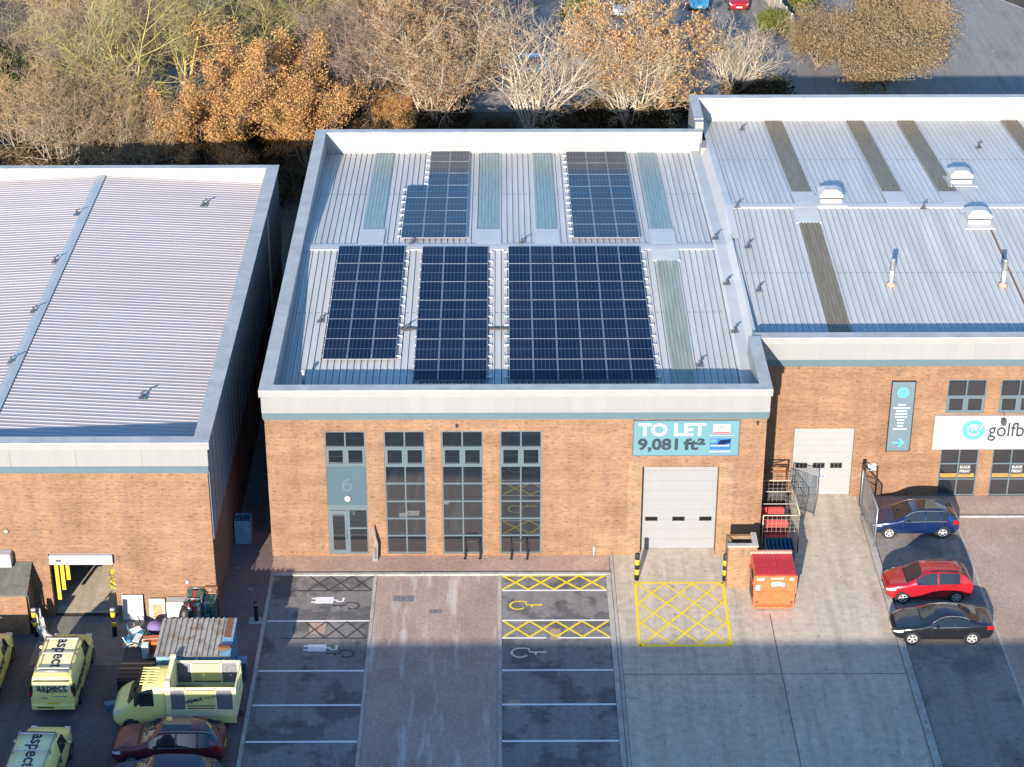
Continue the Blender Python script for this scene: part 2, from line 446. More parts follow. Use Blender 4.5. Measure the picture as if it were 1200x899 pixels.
leaf_mat('leaf_orange', [(.56, .25, .085), (.64, .37, .14), (.50, .31, .15), (.60, .43, .15), (.30, .14, .06), (.16, .08, .04)])
leaf_mat('leaf_brown', [(.36, .17, .07), (.42, .24, .10), (.27, .16, .08), (.18, .10, .05)])
leaf_mat('leaf_tan', [(.32, .225, .13), (.25, .20, .105), (.33, .20, .125), (.20, .165, .08), (.36, .265, .165), (.14, .105, .06)])
leaf_mat('leaf_green', [(.035, .055, .018), (.06, .085, .025), (.10, .115, .03)])
leaf_mat('leaf_hedge', [(.10, .14, .03), (.16, .18, .04), (.20, .19, .06)])
leaf_mat('leaf_under', [(.08, .055, .03), (.05, .055, .02), (.12, .07, .035), (.03, .03, .018)])
# ================================================================== buildings
def wall_y(mb, x0, x1, z0, z1, y, ops, depth, mi=0, rev=None):
    """wall sheet facing -Y at y with openings (xa, xb, za, zb) and reveals going back by depth"""
    rev = mi if rev is None else rev
    xs = sorted({x0, x1, *[v for o in ops for v in o[:2]]}); zs = sorted({z0, z1, *[v for o in ops for v in o[2:4]]})
    for i in range(len(xs) - 1):
        for j in range(len(zs) - 1):
            cx, cz = (xs[i] + xs[i + 1]) / 2, (zs[j] + zs[j + 1]) / 2
            if any(o[0] < cx < o[1] and o[2] < cz < o[3] for o in ops): continue
            mb.quad((xs[i], y, zs[j]), (xs[i + 1], y, zs[j]), (xs[i + 1], y, zs[j + 1]), (xs[i], y, zs[j + 1]), mi)
    for o in ops:
        d = o[4] if len(o) > 4 else depth
        a, b, c, e = o[:4]
        mb.quad((a, y, c), (a, y, e), (a, y + d, e), (a, y + d, c), rev)
        mb.quad((b, y, e), (b, y, c), (b, y + d, c), (b, y + d, e), rev)
        mb.quad((a, y, e), (b, y, e), (b, y + d, e), (a, y + d, e), rev)
        if c > z0 + .01: mb.quad((a, y, c), (a, y + d, c), (b, y + d, c), (b, y, c), rev)

def corrug(mb, P, u0, u1, pitch, vs, ribw=.07, h=.045, mi=0, seam=1, skip=()):
    """profiled sheet: P(u, v, lift) -> point; ribs run along v, one flank of each coloured dark as painted-in shade"""
    n = max(1, round((u1 - u0) / pitch)); p = (u1 - u0) / n
    us = []
    for i in range(n):
        a = u0 + i * p; m = a + p * .5
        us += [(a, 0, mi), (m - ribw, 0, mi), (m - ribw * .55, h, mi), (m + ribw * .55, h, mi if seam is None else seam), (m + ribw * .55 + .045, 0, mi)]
    us.append((u1, 0, mi))
    base = len(mb.v); nv = len(vs)
    for (u, l, _) in us:
        for v in vs: mb.v.append(tuple(P(u, v, l)))
    for i in range(len(us) - 1):
        for j in range(nv - 1):
            a = base + i * nv + j
            mb.f.append((a, a + nv, a + nv + 1, a + 1)); mb.mi.append(us[i][2]); mb.sm.append(False)

def window_unit(parent, y, x0, x1, zs, cols=2, sash_rows=(), fw=.06, glass='window_glass', name='window', skip_rows=()):
    """framed window: rows split at heights zs (top to bottom); sash_rows get heavier opening frames"""
    f = MB(); d0, d1 = y - .03, y + .05
    zt, zb = zs[0], zs[-1]
    f.box(x0, x0 + fw, d0, d1, zb, zt); f.box(x1 - fw, x1, d0, d1, zb, zt)
    f.box(x0 + fw, x1 - fw, d0, d1, zt - fw, zt); f.box(x0 + fw, x1 - fw, d0, d1, zb, zb + fw)
    for z in zs[1:-1]: f.box(x0 + fw, x1 - fw, d0 + .004, d1, z - .035, z + .035)
    mx = [(x0 + (x1 - x0) * k / cols) for k in range(1, cols)]
    for r in range(len(zs) - 1):
        if r in skip_rows: continue
        a = zs[r + 1] + (.035 if r < len(zs) - 2 else fw); b = zs[r] - (.035 if r else fw)
        for m in mx: f.box(m - .035, m + .035, d0 + .008, d1, a, b)
        if r in sash_rows:
            e = [x0 + fw] + mx + [x1 - fw]
            for k in range(cols):
                xa = e[k] + (.035 if k else 0); xb = e[k + 1] - (.035 if k < cols - 1 else 0); t = .10
                f.box(xa, xa + t, d0 - .012, d1, a, b); f.box(xb - t, xb, d0 - .012, d1, a, b)
                f.box(xa + t, xb - t, d0 - .012, d1, a, a + t); f.box(xa + t, xb - t, d0 - .012, d1, b - t, b)
    w = f.build(name, 'frame_blue', parent)
    g = MB()
    ex = [x0 + fw] + mx + [x1 - fw]
    for r in range(len(zs) - 1):
        if r in skip_rows: continue
        for k in range(len(ex) - 1):
            j = [R_.uniform(-.010, .010) for _ in range(2)]
            g.quad((ex[k], y + .027 - j[0], zs[r + 1] + .03), (ex[k + 1], y + .027 + j[0], zs[r + 1] + .03), (ex[k + 1], y + .027 + j[0] + j[1], zs[r] - .03), (ex[k], y + .027 - j[0] + j[1], zs[r] - .03))
    g.build('pane', glass, w)
    return w

def fascia_front(parent, x0, x1, y, z, top=9.36, joints=6, out=.10, ends=(True, True)):
    """blue strip, pale cladding panels with joints and a projecting coping along a front at y"""
    s = MB(); s.box(x0 - .06, x1 + .06, y - .10, y + .1, z, z + .40)
    s.build('eaves_strip', 'strip_blue', parent)
    p = MB(); n = joints; L = (x1 - x0 + 2 * out) / n
    for i in range(n):
        a = x0 - out + i * L
        p.box(a + .012, a + L - .012, y - .17, y + .1, z + .403, top - .36)
    p.box(x0 - out + .01, x1 + out - .01, y - .15, y + .1, z + .42, top - .37)
    p.build('fascia_panel', 'fascia_grey', parent)
    c = MB(); c.box(x0 - out - .08, x1 + out + .08, y - .21, y - .08, top - .357, top - .05, 1); c.box(x0 - out - .08, x1 + out + .08, y - .21, y + .40, top - .05, top, 0)
    c.build('coping', ['coping_grey', 'coping_edge'], parent)

def anchor_part(parent, x, y, z):
    m = MB(); m.box(x - .2, x + .2, y - .2, y + .2, z + .05, z + .065, 1)
    m.tube([(x, y, z + .06), (x, y, z + .32)], .05, 8, 0); m.tube([(x - .14, y - .1, z + .07), (x, y, z + .3)], .025, 6, 0)
    m.tube([(x + .14, y + .1, z + .07), (x, y, z + .3)], .025, 6, 0)
    m.tube([(x - .05, y, z + .33), (x + .09, y + .04, z + .36), (x + .22, y + .1, z + .40)], .035, 6, 0)
    m.build('roof_anchor', ['dark_grey', 'steel'], parent)

# ------------------------------------------------------------------ central unit
MX0, MX1, MY1 = -11.38, 12.66, 34.7
MR = (17.7, 8.85, .055)                                   # ridge y, ridge z, slope
def zmain(y): return MR[1] - MR[2] * abs(y - MR[0])
unit = thing('brick_warehouse', 'central orange brick unit with grey solar roof and a white roller door', 'warehouse', (0, 17, 0))
w = MB()
WIN = [(-8.55, -6.60), (-5.71, -3.73), (-2.94, -.94), (-.12, 1.89)]
ops = [(a, b, .12, 7.03) for a, b in WIN] + [(6.77, 10.50, 0, 5.02, .62)]
wall_y(w, MX0, MX1, 0, 7.72, 0, ops, .14)
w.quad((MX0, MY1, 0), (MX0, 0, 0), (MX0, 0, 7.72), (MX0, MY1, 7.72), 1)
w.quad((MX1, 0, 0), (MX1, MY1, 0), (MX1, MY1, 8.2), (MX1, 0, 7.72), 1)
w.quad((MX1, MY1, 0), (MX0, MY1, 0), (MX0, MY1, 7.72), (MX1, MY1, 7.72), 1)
for a, b, z0, z1 in [(6.1, 6.77, 0, 5.3), (10.5, 11.2, 0, 5.3)]:           # paler quoin brick beside the door
    w.quad((a, -.004, z0), (b, -.004, z0), (b, -.004, z1), (a, -.004, z1), 2)
w.quad((4.45, -.004, .0), (6.1, -.004, 0), (6.1, -.004, 1.1), (4.45, -.004, 1.1), 2)
w.build('wall', ['brick_orange', 'brick_side', 'brick_buff'], unit)
# dark inside behind the windows, so the opening is closed
bk = MB()
for a, b in WIN: bk.quad((a, .139, .12), (b, .139, .12), (b, .139, 7.03), (a, .139, 7.03))
bk.build('window_backing', 'wall_dark', unit)
ZR = [7.03, 6.12, 5.08, 4.10, 3.10, 2.12, 1.14, .12]
for a, b in WIN[1:]: window_unit(unit, .06, a, b, ZR, sash_rows=(1,))
window_unit(unit, .06, WIN[0][0], WIN[0][1], ZR[:3], sash_rows=(1,))
a, b = WIN[0]
pn = MB(); pn.box(a + .001, b - .001, .02, .10, 2.92, 5.079)
pn = pn.build('door_panel', 'panel_teal', unit)
# big pale 6 on the panel
t6 = MB()
cx6, cz6 = (a + b) / 2 + .02, 4.02
def ring_xz(mb, cx, cz, r, w_, y, a0=0, a1=360, n=28, mi=0):
    for i in range(n):
        t0, t1 = rad(a0 + (a1 - a0) * i / n), rad(a0 + (a1 - a0) * (i + 1) / n)
        q = []
        for (t, rr) in ((t0, r - w_ / 2), (t1, r - w_ / 2), (t1, r + w_ / 2), (t0, r + w_ / 2)):
            q.append((cx + rr * math.cos(t), y, cz + rr * math.sin(t)))
        mb.quad(q[0], q[3], q[2], q[1], mi)
ring_xz(t6, cx6, cz6 - .08, .20, .11, .012); ring_xz(t6, cx6 + .16, cz6 - .02, .37, .11, .007, 90, 185, 14)
t6.build('house_number', 'frame_blue', pn)
lamp = MB(); lamp.lathe([(.17, .02), (.17, -.06), (.12, -.13), (0.03, -.16)], (cx6, 0, 3.3), 'Y', 16, 0)
lamp.build('wall_lamp', 'white_paint', unit)
# glazed entrance: door leaf left, side light right
ef = MB()
for (x0, x1, z0, z1) in [(a, a + .09, .12, 2.92), (b - .07, b, .12, 2.92), (a + .09, b - .07, 2.62, 2.92 - .001), (-7.62, -7.5, .12, 2.62), (-7.5, b - .07, .12, .2), (-7.5, b - .07, 1.55, 1.62)]:
    ef.box(x0, x1, .02, .10, z0, z1)
ent = ef.build('entrance_frame', 'frame_blue', unit)
g = MB(); g.quad((-7.5, .06, .2), (b - .07, .06, .2), (b - .07, .06, 2.62), (-7.5, .06, 2.62)); g.build('pane', 'window_glass', ent)
df = MB(); x0, x1 = a + .09, -7.62
for (p, q, z0, z1) in [(x0, x0 + .13, .13, 2.6), (x1 - .13, x1, .13, 2.6), (x0 + .13, x1 - .13, 2.42, 2.6), (x0 + .13, x1 - .13, .13, .34)]: df.box(p, q, .0, .07, z0, z1)
dr = df.build('door', 'frame_blue', unit)
g = MB(); g.quad((x0 + .13, .04, .34), (x1 - .13, .04, .34), (x1 - .13, .04, 2.42), (x0 + .13, .04, 2.42)); g.build('pane', 'window_glass', dr)
h = MB(); h.tube([(x1 - .07, -.02, 1.0), (x1 - .07, -.07, 1.0), (x1 - .07, -.07, 1.5), (x1 - .07, -.02, 1.5)], .018, 6); h.build('handle', 'steel', dr)
# roller door with panel lines and three windows
rd = MB()
for i in range(9):
    z0 = .03 + i * .555; rd.box(6.772, 10.498, .60, .66, z0, min(z0 + .549, 5.018))
rd.box(6.775, 10.495, .612, .67, .02, 5.01)
rdo = rd.build('roller_door', 'door_white', unit)
for x in (7.13, 8.47, 9.80):
    m = MB(); m.box(x - .10, x + .52, .585, .605, 1.62, 1.86); m.box(x - .075, x + .495, .580, .5849, 1.645, 1.835, 1); m.build('door_window', ['dark_grey', 'black_glass'], rdo)
fascia_front(unit, MX0, MX1, 0, 7.72, 9.36, 4)
cp = MB()                                                 # copings of the side and rear parapets, upstand faces inside
MB().box(MX0 - .18, -10.90, .402, MY1 + .05, 9.31, 9.36).build('coping', 'coping_grey', unit)
MB().box(-10.898, 12.45, 34.15, MY1 + .05, 9.31, 9.36).build('coping', 'coping_grey', unit)
MB().box(12.24, 12.84, .402, 5.55, 9.31, 9.36).build('coping', 'coping_grey', unit)
up = MB()
up.box(MX0 - .10, MX0 + .1, 0.101, MY1, 7.724, 9.308, 1)     # outer cladding on the left side
up.box(-10.98, -10.93, .44, 34.17, 7.6, 9.308)
up.box(-10.93, 12.35, 34.17, 34.22, 7.6, 9.308)
n = int((12.35 + 10.9) / .2)
for i in range(n): up.box(-10.9 + i * .2, -10.9 + i * .2 + .03, 34.155, 34.17, 7.95, 9.305)
MB().box(12.26, 12.30, .46, 5.5, 7.7, 9.308).build('parapet', 'liner_white', unit); MB().box(12.74, 12.78, .1, 5.5, 7.72, 9.308).build('parapet', 'fascia_grey', unit)
up.box(-10.93, 12.26, .42, .46, 7.6, 9.308)
up.box(12.3, 12.45, 34.2, MY1, 7.6, 9.308, 1); up.box(MX0, 12.45, 34.6, 34.68, 7.72, 9.308, 1)
up.build('parapet', ['liner_white', 'fascia_grey'], unit)
rf = MB()
def PM(u, v, l): return (u, v, zmain(v) + l)
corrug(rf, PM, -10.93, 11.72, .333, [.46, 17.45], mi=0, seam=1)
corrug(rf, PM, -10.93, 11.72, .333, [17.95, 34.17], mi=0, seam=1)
roof = rf.build('roof', ['roof_main', 'lap_and_rib_shade'], unit)
rc = MB()
for (y0, y1) in ((17.3, 17.72), (17.68, 18.1)):
    zz = [zmain(y0) + .07, zmain(y1) + .07]
    rc.quad((-10.92, y0, zz[0]), (11.75, y0, zz[0]), (11.75, y1, zz[1]), (-10.92, y1, zz[1]))
rc.quad((-10.92, 17.3, zmain(17.3)), (11.75, 17.3, zmain(17.3)), (11.75, 17.3, zmain(17.3) + .07), (-10.92, 17.3, zmain(17.3) + .07))
rc.quad((11.75, 18.1, zmain(18.1)), (-10.92, 18.1, zmain(18.1)), (-10.92, 18.1, zmain(18.1) + .07), (11.75, 18.1, zmain(18.1) + .07))
rc.build('ridge_capping', 'white_paint', roof)
vf = MB()                                                 # broad metal flashing along the party line
for (y0, y1) in ((.5, 5.6), (5.6, 17.7), (17.7, 34.15)):
    for (xa, xb, la, lb) in ((11.66, 11.80, .06, .16), (11.80, 12.36, .16, .13), (12.36, 12.72, .13, .34)):
        vf.quad((xa, y0, zmain(y0) + la), (xb, y0, zmain(y0) + lb), (xb, y1, zmain(y1) + lb), (xa, y1, zmain(y1) + la))
vf.build('party_flashing', 'roof_flash', roof)
sk = MB()
def skylight(mat, x0, x1, y0, y1, zf, n=6, name='rooflight', parent=None):
    m = MB()
    def P(u, v, l): return (u, v, zf(v) + .062 + l)
    corrug(m, P, x0, x1, (x1 - x0) / n, [y0, y1], ribw=.04, h=.04, mi=0, seam=None)
    m.quad((x0, y0, zf(y0)), (x1, y0, zf(y0)), (x1, y0, zf(y0) + .065), (x0, y0, zf(y0) + .065))
    return m.build(name, mat, parent)
def flash_plate(x0, x1, y0, y1, zf, parent):
    m = MB(); k = .072
    m.quad((x0, y0, zf(y0) + k), (x1, y0, zf(y0) + k), (x1, y1, zf(y1) + k), (x0, y1, zf(y1) + k))
    m.quad((x0, y0, zf(y0)), (x1, y0, zf(y0)), (x1, y0, zf(y0) + k), (x0, y0, zf(y0) + k))
    return m.build('flashing_plate', 'roof_flash', parent)
for x in (-7.85, -1.33, 1.92, 8.38):
    skylight('skylight_teal', x, x + 1.17, 20.45, 34.1, zmain, parent=roof)
    flash_plate(x - .12, x + 1.29, 18.12, 20.43, zmain, roof)
skylight('skylight_green', 8.38, 9.52, .6, 15.95, zmain, parent=roof)
flash_plate(8.2, 9.7, 15.97, 17.28, zmain, roof)
for (x, y) in ((11.93, 13.0), (11.85, 7.8), (11.83, 18.5), (-9.35, 9.2), (9.8, 4.6), (-4.9, 8.3), (-5.0, 18.1), (1.1, 18.1)): anchor_part(roof, x, y, zmain(y) + (.12 if x > 11.5 else 0))
m = MB(); m.tube([(-9.72, 2.9, zmain(3) + .02), (-9.72, 2.9, zmain(3) + .75)], .07, 10, 0); m.lathe([(.11, .72), (.11, .80), (.02, .84)], (-9.72, 2.9, zmain(3)), 'Z', 10, 0); m.build('vent_pipe', 'white_paint', roof)
m = MB()
for (x0, x1) in ((-5.2, -4.4), (-.7, .28)):
    MB().box(x0, x1, 8.25, 8.45, zmain(8.3) + .06, zmain(8.3) + .14).build('cable_tray', 'dark_grey', roof)

def lap_line(parent, x0, x1, y, zf):
    m = MB(); m.quad((x0, y - .025, zf(y) + .012), (x1, y - .025, zf(y) + .012), (x1, y + .025, zf(y) + .012), (x0, y + .025, zf(y) + .012)); m.build('lap_joint', 'lap_and_rib_shade', parent)
lap_line(roof, -10.9, 11.6, 10.2, zmain); lap_line(roof, -10.9, 11.6, 26.5, zmain)
# ------------------------------------------------------------------ solar arrays
SL = math.atan(MR[2])
pm = MB(); pm.box(-.585, .585, -.985, .985, -.02, .019, 1); pm.quad((-.56, -.965, .0205), (.56, -.965, .0205), (.56, .965, .0205), (-.56, .965, .0205), 0)
_pv = pm.build('solar_panel', ['pv_cells', 'pv_frame'], None, world=False)
PVM = _pv.data; bpy.data.objects.remove(_pv)
def solar_array(x0, y0, cells, px, py, label, front, tabs):
    """cells = set of (col,row); row 0 nearest the street"""
    a = thing('solar_array', label, 'solar panels', (x0, y0, zmain(y0)), 0, 'solar arrays on the central roof')
    rl = MB()
    for (c, r) in sorted(cells):
        o = bpy.data.objects.new('solar_panel', PVM); C.objects.link(o); o.parent = a
        cx, cy = x0 + (c + .5) * px, y0 + (r + .5) * py
        s = -1 if cy > MR[0] else 1
        o.location = (cx - x0, cy - y0, zmain(cy) + .15 - zmain(y0)); o.rotation_euler = (s * SL + R_.uniform(-.004, .004), R_.uniform(-.004, .004), R_.uniform(-.002, .002)); o.scale = ((px - .022) / 1.17, (py - .035) / 1.97, 1)
    cols = sorted({c for c, r in cells}); 
    for r in sorted({r for c, r in cells}):
        cs = [c for c, q in cells if q == r]
        for k in (.22, .78):
            cy = y0 + (r + k) * py; z = zmain(cy)
            xa = x0 + min(cs) * px - (.22 if 'l' in tabs else .03); xb = x0 + (max(cs) + 1) * px + (.22 if 'r' in tabs else .03)
            rl.box(xa, xb, cy - .03, cy + .03, z + .05, z + .118)
            if 'l' in tabs: rl.box(xa - .01, xa + .035, cy - .12, cy + .3, z + .046, z + .10)
            if 'r' in tabs: rl.box(xb - .035, xb + .01, cy - .12, cy + .3, z + .046, z + .10)
    rl.build('mounting_rail', 'rail_alu', a)
    return a
full = lambda c, r: {(i, j) for i in range(c) for j in range(r)}
solar_array(-8.98, 5.12, full(3, 6), 1.222, 2.07, 'solar array nearest the left parapet on the front slope, three panels wide and six deep', 1, 'r')
solar_array(-4.38, 3.0, full(3, 7), 1.212, 2.065, 'narrow solar array in the middle of the front slope, three panels wide and seven deep', 1, 'r')
solar_array(.33, 3.0, full(6, 7), 1.207, 2.065, 'largest solar array, six panels wide, on the front slope', 1, 'lr')
solar_array(-5.63, 18.75, full(3, 4) | {(1, j) for j in range(4, 7)} | {(2, j) for j in range(4, 7)}, 1.215, 2.235, 'stepped solar array with a missing corner on the rear slope', -1, 'l')
solar_array(3.97, 18.72, full(3, 7), 1.235, 2.18, 'bright blue rectangular solar array on the right of the rear slope', -1, 'l')

# ------------------------------------------------------------------ to let board
def sign_board(name, label, x0, x1, z0, z1, y, face, edge, t=.07):
    o = thing(name, label, 'sign', ((x0 + x1) / 2, y, z0))
    m = MB(); m.box(x0, x1, y - t, y, z0, z1, 1); m.quad((x0 + .05, y - t - .004, z0 + .05), (x1 - .05, y - t - .004, z0 + .05), (x1 - .05, y - t - .004, z1 - .05), (x0 + .05, y - t - .004, z1 - .05), 0)
    m.build('board', [face, edge], o)
    return o
XU = ((1, 0, 0), (0, 0, 1))
def put(o, name, txt, size, mat, x, y, z, **k):
    return text_obj(name, txt, size, mat, frame_m((x - o.location.x, y - o.location.y, z - o.location.z), *XU), o, **k)
tl = sign_board('to_let_sign', 'long pale teal board with white and dark lettering above the roller door', 6.26, 11.38, 5.68, 7.64, -.01, 'sign_teal', 'slate')
put(tl, 'lettering', 'TO LET', .92, 'white_paint', 8.13, -.092, 7.10, bold=.030, width=3.25)
put(tl, 'lettering', '9,081', .84, 'ink', 7.47, -.092, 6.30, bold=.030, width=1.93); put(tl, 'lettering', 'ft²', .84, 'ink', 9.22, -.092, 6.30, bold=.030, width=1.05)
m = MB(); y = -.089
m.box(10.10, 10.92, y - .004, y, 6.97, 7.42, 0); m.box(10.12, 10.90, y - .008, y - .004, 6.93, 7.0, 1); m.box(9.95, 11.15, y - .006, y, 6.80, 6.83, 0)
m.poly([(10.36, y - .009, 7.2), (10.52, y - .009, 7.32), (10.68, y - .009, 7.2), (10.52, y - .009, 7.25)], 2)
m.build('agent_logo', ['white_paint', 'sign_red', 'slate'], tl)
m = MB()
m.box(9.97, 10.97, y - .004, y, 6.04, 6.64, 0); m.poly([(10.32, y - .006, 6.3), (10.45, y - .006, 6.55), (10.97, y - .006, 6.62), (10.97, y - .006, 6.44), (10.7, y - .006, 6.32)], 2)
m.box(10.0, 10.3, y - .007, y - .004, 6.42, 6.6, 3); m.box(10.02, 10.9, y - .007, y - .004, 6.22, 6.29, 1); m.box(9.95, 10.98, y - .006, y, 5.9, 5.96, 1)
m.build('agent_logo', ['logo_blue', 'white_paint', 'paint_blue', 'sign_teal'], tl)

# ------------------------------------------------------------------ right unit
RY = 5.68
RR = (22.5, 9.24, .06)
def zright(y): return RR[1] - RR[2] * abs(y - RR[0])
ru = thing('brick_warehouse', 'right orange brick unit with white golf shop sign, pale roof and brown rooflights', 'warehouse', (24, 22, 0))
w = MB()
RW = [(22.53, 24.50), (25.22, 27.2), (27.95, 29.9)]
ops = [(a, b, 4.88, 6.80) for a, b in RW] + [(a, b, .0, 2.80) for a, b in RW] + [(14.93, 18.02, 0, 4.0, .2)]
wall_y(w, MX1 + .02, 40, 0, 7.62, RY, ops, .12)
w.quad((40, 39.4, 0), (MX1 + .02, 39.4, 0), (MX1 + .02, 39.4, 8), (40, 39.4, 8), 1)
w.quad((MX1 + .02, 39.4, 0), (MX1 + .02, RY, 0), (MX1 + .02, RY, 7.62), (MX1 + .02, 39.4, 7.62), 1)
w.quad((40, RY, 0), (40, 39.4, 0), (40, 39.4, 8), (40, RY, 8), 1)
w.build('wall', ['brick_red', 'brick_side'], ru)
bk = MB()
for a, b in RW:
    for z0, z1 in ((4.88, 6.8), (0, 2.8)): bk.quad((a, RY + .119, z0), (b, RY + .119, z0), (b, RY + .119, z1), (a, RY + .119, z1))
bk.build('window_backing', 'wall_dark', ru)
for i, (a, b) in enumerate(RW):
    window_unit(ru, RY + .05, a, b, [6.8, 5.84, 4.88], sash_rows=(1,))
    wn = window_unit(ru, RY + .05, a, b, [2.8, 1.9, .98, .02])
    if i < 2:
        po = MB(); mx = (a + b) / 2
        po.box(a + .1, b - .1, RY + .068, RY + .0685, 1.06, 1.30, 0)
        po.box(mx + .08, mx + .68, RY + .062, RY + .066, 1.25, 1.86, 1)
        pp = po.build('shop_poster', ['shelf_amber', 'wall_dark'], wn)
        for k, t in enumerate(('BLACK', 'FRIDAY')):
            text_obj('lettering', t, .21, 'white_paint', frame_m((mx + .38 - ru.location.x, RY + .06 - ru.location.y, 1.67 - k * .24), *XU), wn, bold=.006, width=.54)
m = MB()
for i in range(11):
    z0 = .02 + i * .363; m.box(14.932, 18.018, RY + .17, RY + .23, z0, min(z0 + .358, 3.998))
m.box(14.94, 18.01, RY + .18, RY + .24, .01, 3.99)
rdo = m.build('roller_door', 'shutter_white', ru)
for x in (15.42, 16.32, 17.22):
    m = MB(); m.box(x - .30, x + .32, RY + .15, RY + .175, 1.58, 1.90, bev=.01)
    for k in (-.2, 0, .2): m.box(x + k - .06, x + k + .08, RY + .145, RY + .15, 1.62, 1.86, 1)
    m.build('door_window', ['dark_grey', 'black_glass'], rdo)
m = MB(); m.box(16.35, 16.7, RY + .15, RY + .17, 1.0, 1.22); m.lathe([(.05, -.01), (.05, .005)], (16.45, RY + .15, 1.11), 'Y', 10, 1); m.lathe([(.05, -.01), (.05, .005)], (16.6, RY + .15, 1.11), 'Y', 10, 1)
m.build('door_lock', ['white_paint', 'logo_blue'], rdo)
fascia_front(ru, MX1 + .14, 40, RY, 7.62, 9.28, 5)
MB().box(12.0, 12.6, 35.2, 39.55, 9.8, 9.86).build('coping', 'coping_grey', ru); MB().box(12.601, 40, 38.95, 39.55, 9.8, 9.86).build('coping', 'coping_grey', ru)
up = MB(); MB().box(12.6, 40, RY + .42, RY + .46, 7.6, 9.228).build('parapet', 'liner_white', ru); up.box(12.5, 40, 38.97, 39.03, 8.0, 9.798)
for i in range(136): up.box(12.6 + i * .2, 12.63 + i * .2, 38.955, 38.97, 8.1, 9.795)
up.box(12.05, 12.5, 34.76, 39.4, 7.4, 9.798, 1)
up.box(12.5, 12.56, 34.76, 38.97, 8.2, 9.798, 0); up.box(12.31, 12.78, 33.4, 34.75, 6.8, 8.60, 1)
up.build('parapet', ['liner_white', 'fascia_grey'], ru)
wd = MB()                                                 # upstand on the party line, level top, dying into the roof
pts = [(5.9, 8.0), (5.9, 8.78), (16.5, 8.98), (18.3, 9.0), (18.3, 8.7)]
vs = [(12.70, y, z) for y, z in pts] + [(12.84, y, z) for y, z in pts]; k = len(pts)
wd.add(vs, [tuple(range(k))[::-1], tuple(range(k, 2 * k))] + [(i, (i + 1) % k, (i + 1) % k + k, i + k) for i in range(k)])
wd.build('party_upstand', 'roof_flash', ru)
rf = MB()
def PR(u, v, l): return (u, v, zright(v) + l)
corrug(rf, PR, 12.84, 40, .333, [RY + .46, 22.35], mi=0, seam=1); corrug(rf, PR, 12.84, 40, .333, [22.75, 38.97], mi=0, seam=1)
rroof = rf.build('roof', ['roof_right', 'lap_and_rib_shade'], ru)
m = MB()
for (y0, y1) in ((22.18, 22.52), (22.48, 22.82)):
    m.quad((12.86, y0, zright(y0) + .07), (40, y0, zright(y0) + .07), (40, y1, zright(y1) + .07), (12.86, y1, zright(y1) + .07))
m.quad((12.86, 22.18, zright(22.2)), (40, 22.18, zright(22.2)), (40, 22.18, zright(22.2) + .07), (12.86, 22.18, zright(22.2) + .07))
m.build('ridge_capping', 'roof_flash', rroof)
m = MB()
for (y0, y1) in ((18.3, 22.5), (22.5, 38.97)):
    for (xa, xb, za, zb) in ((12.40, 12.75, None, .10), (12.75, 13.15, .10, .08)):
        A0 = zmain(y0) + .16 if za is None else zright(y0) + za; A1 = zmain(min(y1, 34.2)) + .16 if za is None else zright(y1) + za
        if za is None and y1 > 34.3: y1b = 34.14
        else: y1b = y1
        A1 = zmain(y1b) + .16 if za is None else zright(y1b) + za
        m.quad((xa, y0, A0), (xb, y0, zright(y0) + zb), (xb, y1b, zright(y1b) + zb), (xa, y1b, A1))
m.build('party_flashing', 'roof_flash', rroof)
for x in (16.88, 22.15, 25.4, 32.1):
    skylight('skylight_brown', x, x + 1.12, 24.9, 38.9, zright, parent=rroof); flash_plate(x - .1, x + 1.22, 22.85, 24.88, zright, rroof)
skylight('skylight_brown', 16.7, 17.85, RY + .5, 20.25, zright, parent=rroof); flash_plate(16.55, 18.0, 20.27, 22.16, zright, rroof)
for (x, y) in ((15.25, 37.0), (29.5, 33.2), (13.5, 17.3), (13.55, 12.3), (24.0, 22.1), (31, 22.2), (13.4, 22.3)): anchor_part(rroof, x, y, zright(y))
def roof_vent(x, y):
    z = zright(y); v = MB()
    v.box(x - .62, x + .62, y - .45, y + .65, z - .1, z + .30, bev=.03)
    v.box(x - .55, x + .55, y - .38, y + .55, z + .30, z + .42, 1)
    v.box(x - .66, x + .66, y - .5, y + .7, z + .40, z + .56, bev=.06)
    V8 = []
    for (q, hz) in ((1.0, .56), (.96, .60), (.55, .80), (.50, .82)):
        V8 += [(x - .70 * q, y + .1 - .64 * q, z + hz), (x + .70 * q, y + .1 - .64 * q, z + hz), (x + .70 * q, y + .1 + .64 * q, z + hz), (x - .70 * q, y + .1 + .64 * q, z + hz)]
    v.add(V8, [(12, 13, 14, 15), (3, 2, 1, 0)] + [(r * 4 + k, r * 4 + (k + 1) % 4, r * 4 + (k + 1) % 4 + 4, r * 4 + k + 4) for r in range(3) for k in range(4)], 0)
    v.build('roof_vent', ['white_paint', 'dark_grey'], rroof)
    flash_plate(x - .85, x + .85, y - .95, y + .9, lambda q: zright(q) + .02, rroof)
roof_vent(18.85, 23.3); roof_vent(27.0, 26.7); roof_vent(26.75, 20.4)
flash_plate(26.25, 27.6, 20.9, 26.2, lambda q: zright(q) + .01, rroof)
for (x, y) in ((20.66, 12.9), (26.6, 12.8)):
    z = zright(y); m = MB()
    m.lathe([(.26, .03), (.24, .14), (.12, .24)], (x, y, z), 'Z', 12, 1); m.lathe([(.115, .2), (.115, .95)], (x, y, z), 'Z', 12, 0)
    m.lathe([(.16, .95), (.17, 1.0), (.13, 1.5), (.15, 1.55), (.02, 1.6)], (x, y, z), 'Z', 12, 2)
    m.build('flue', ['white_paint', 'pink_grime', 'steel'], rroof)
m = MB()                                                  # rusty gutter stain strip at a sheet lap
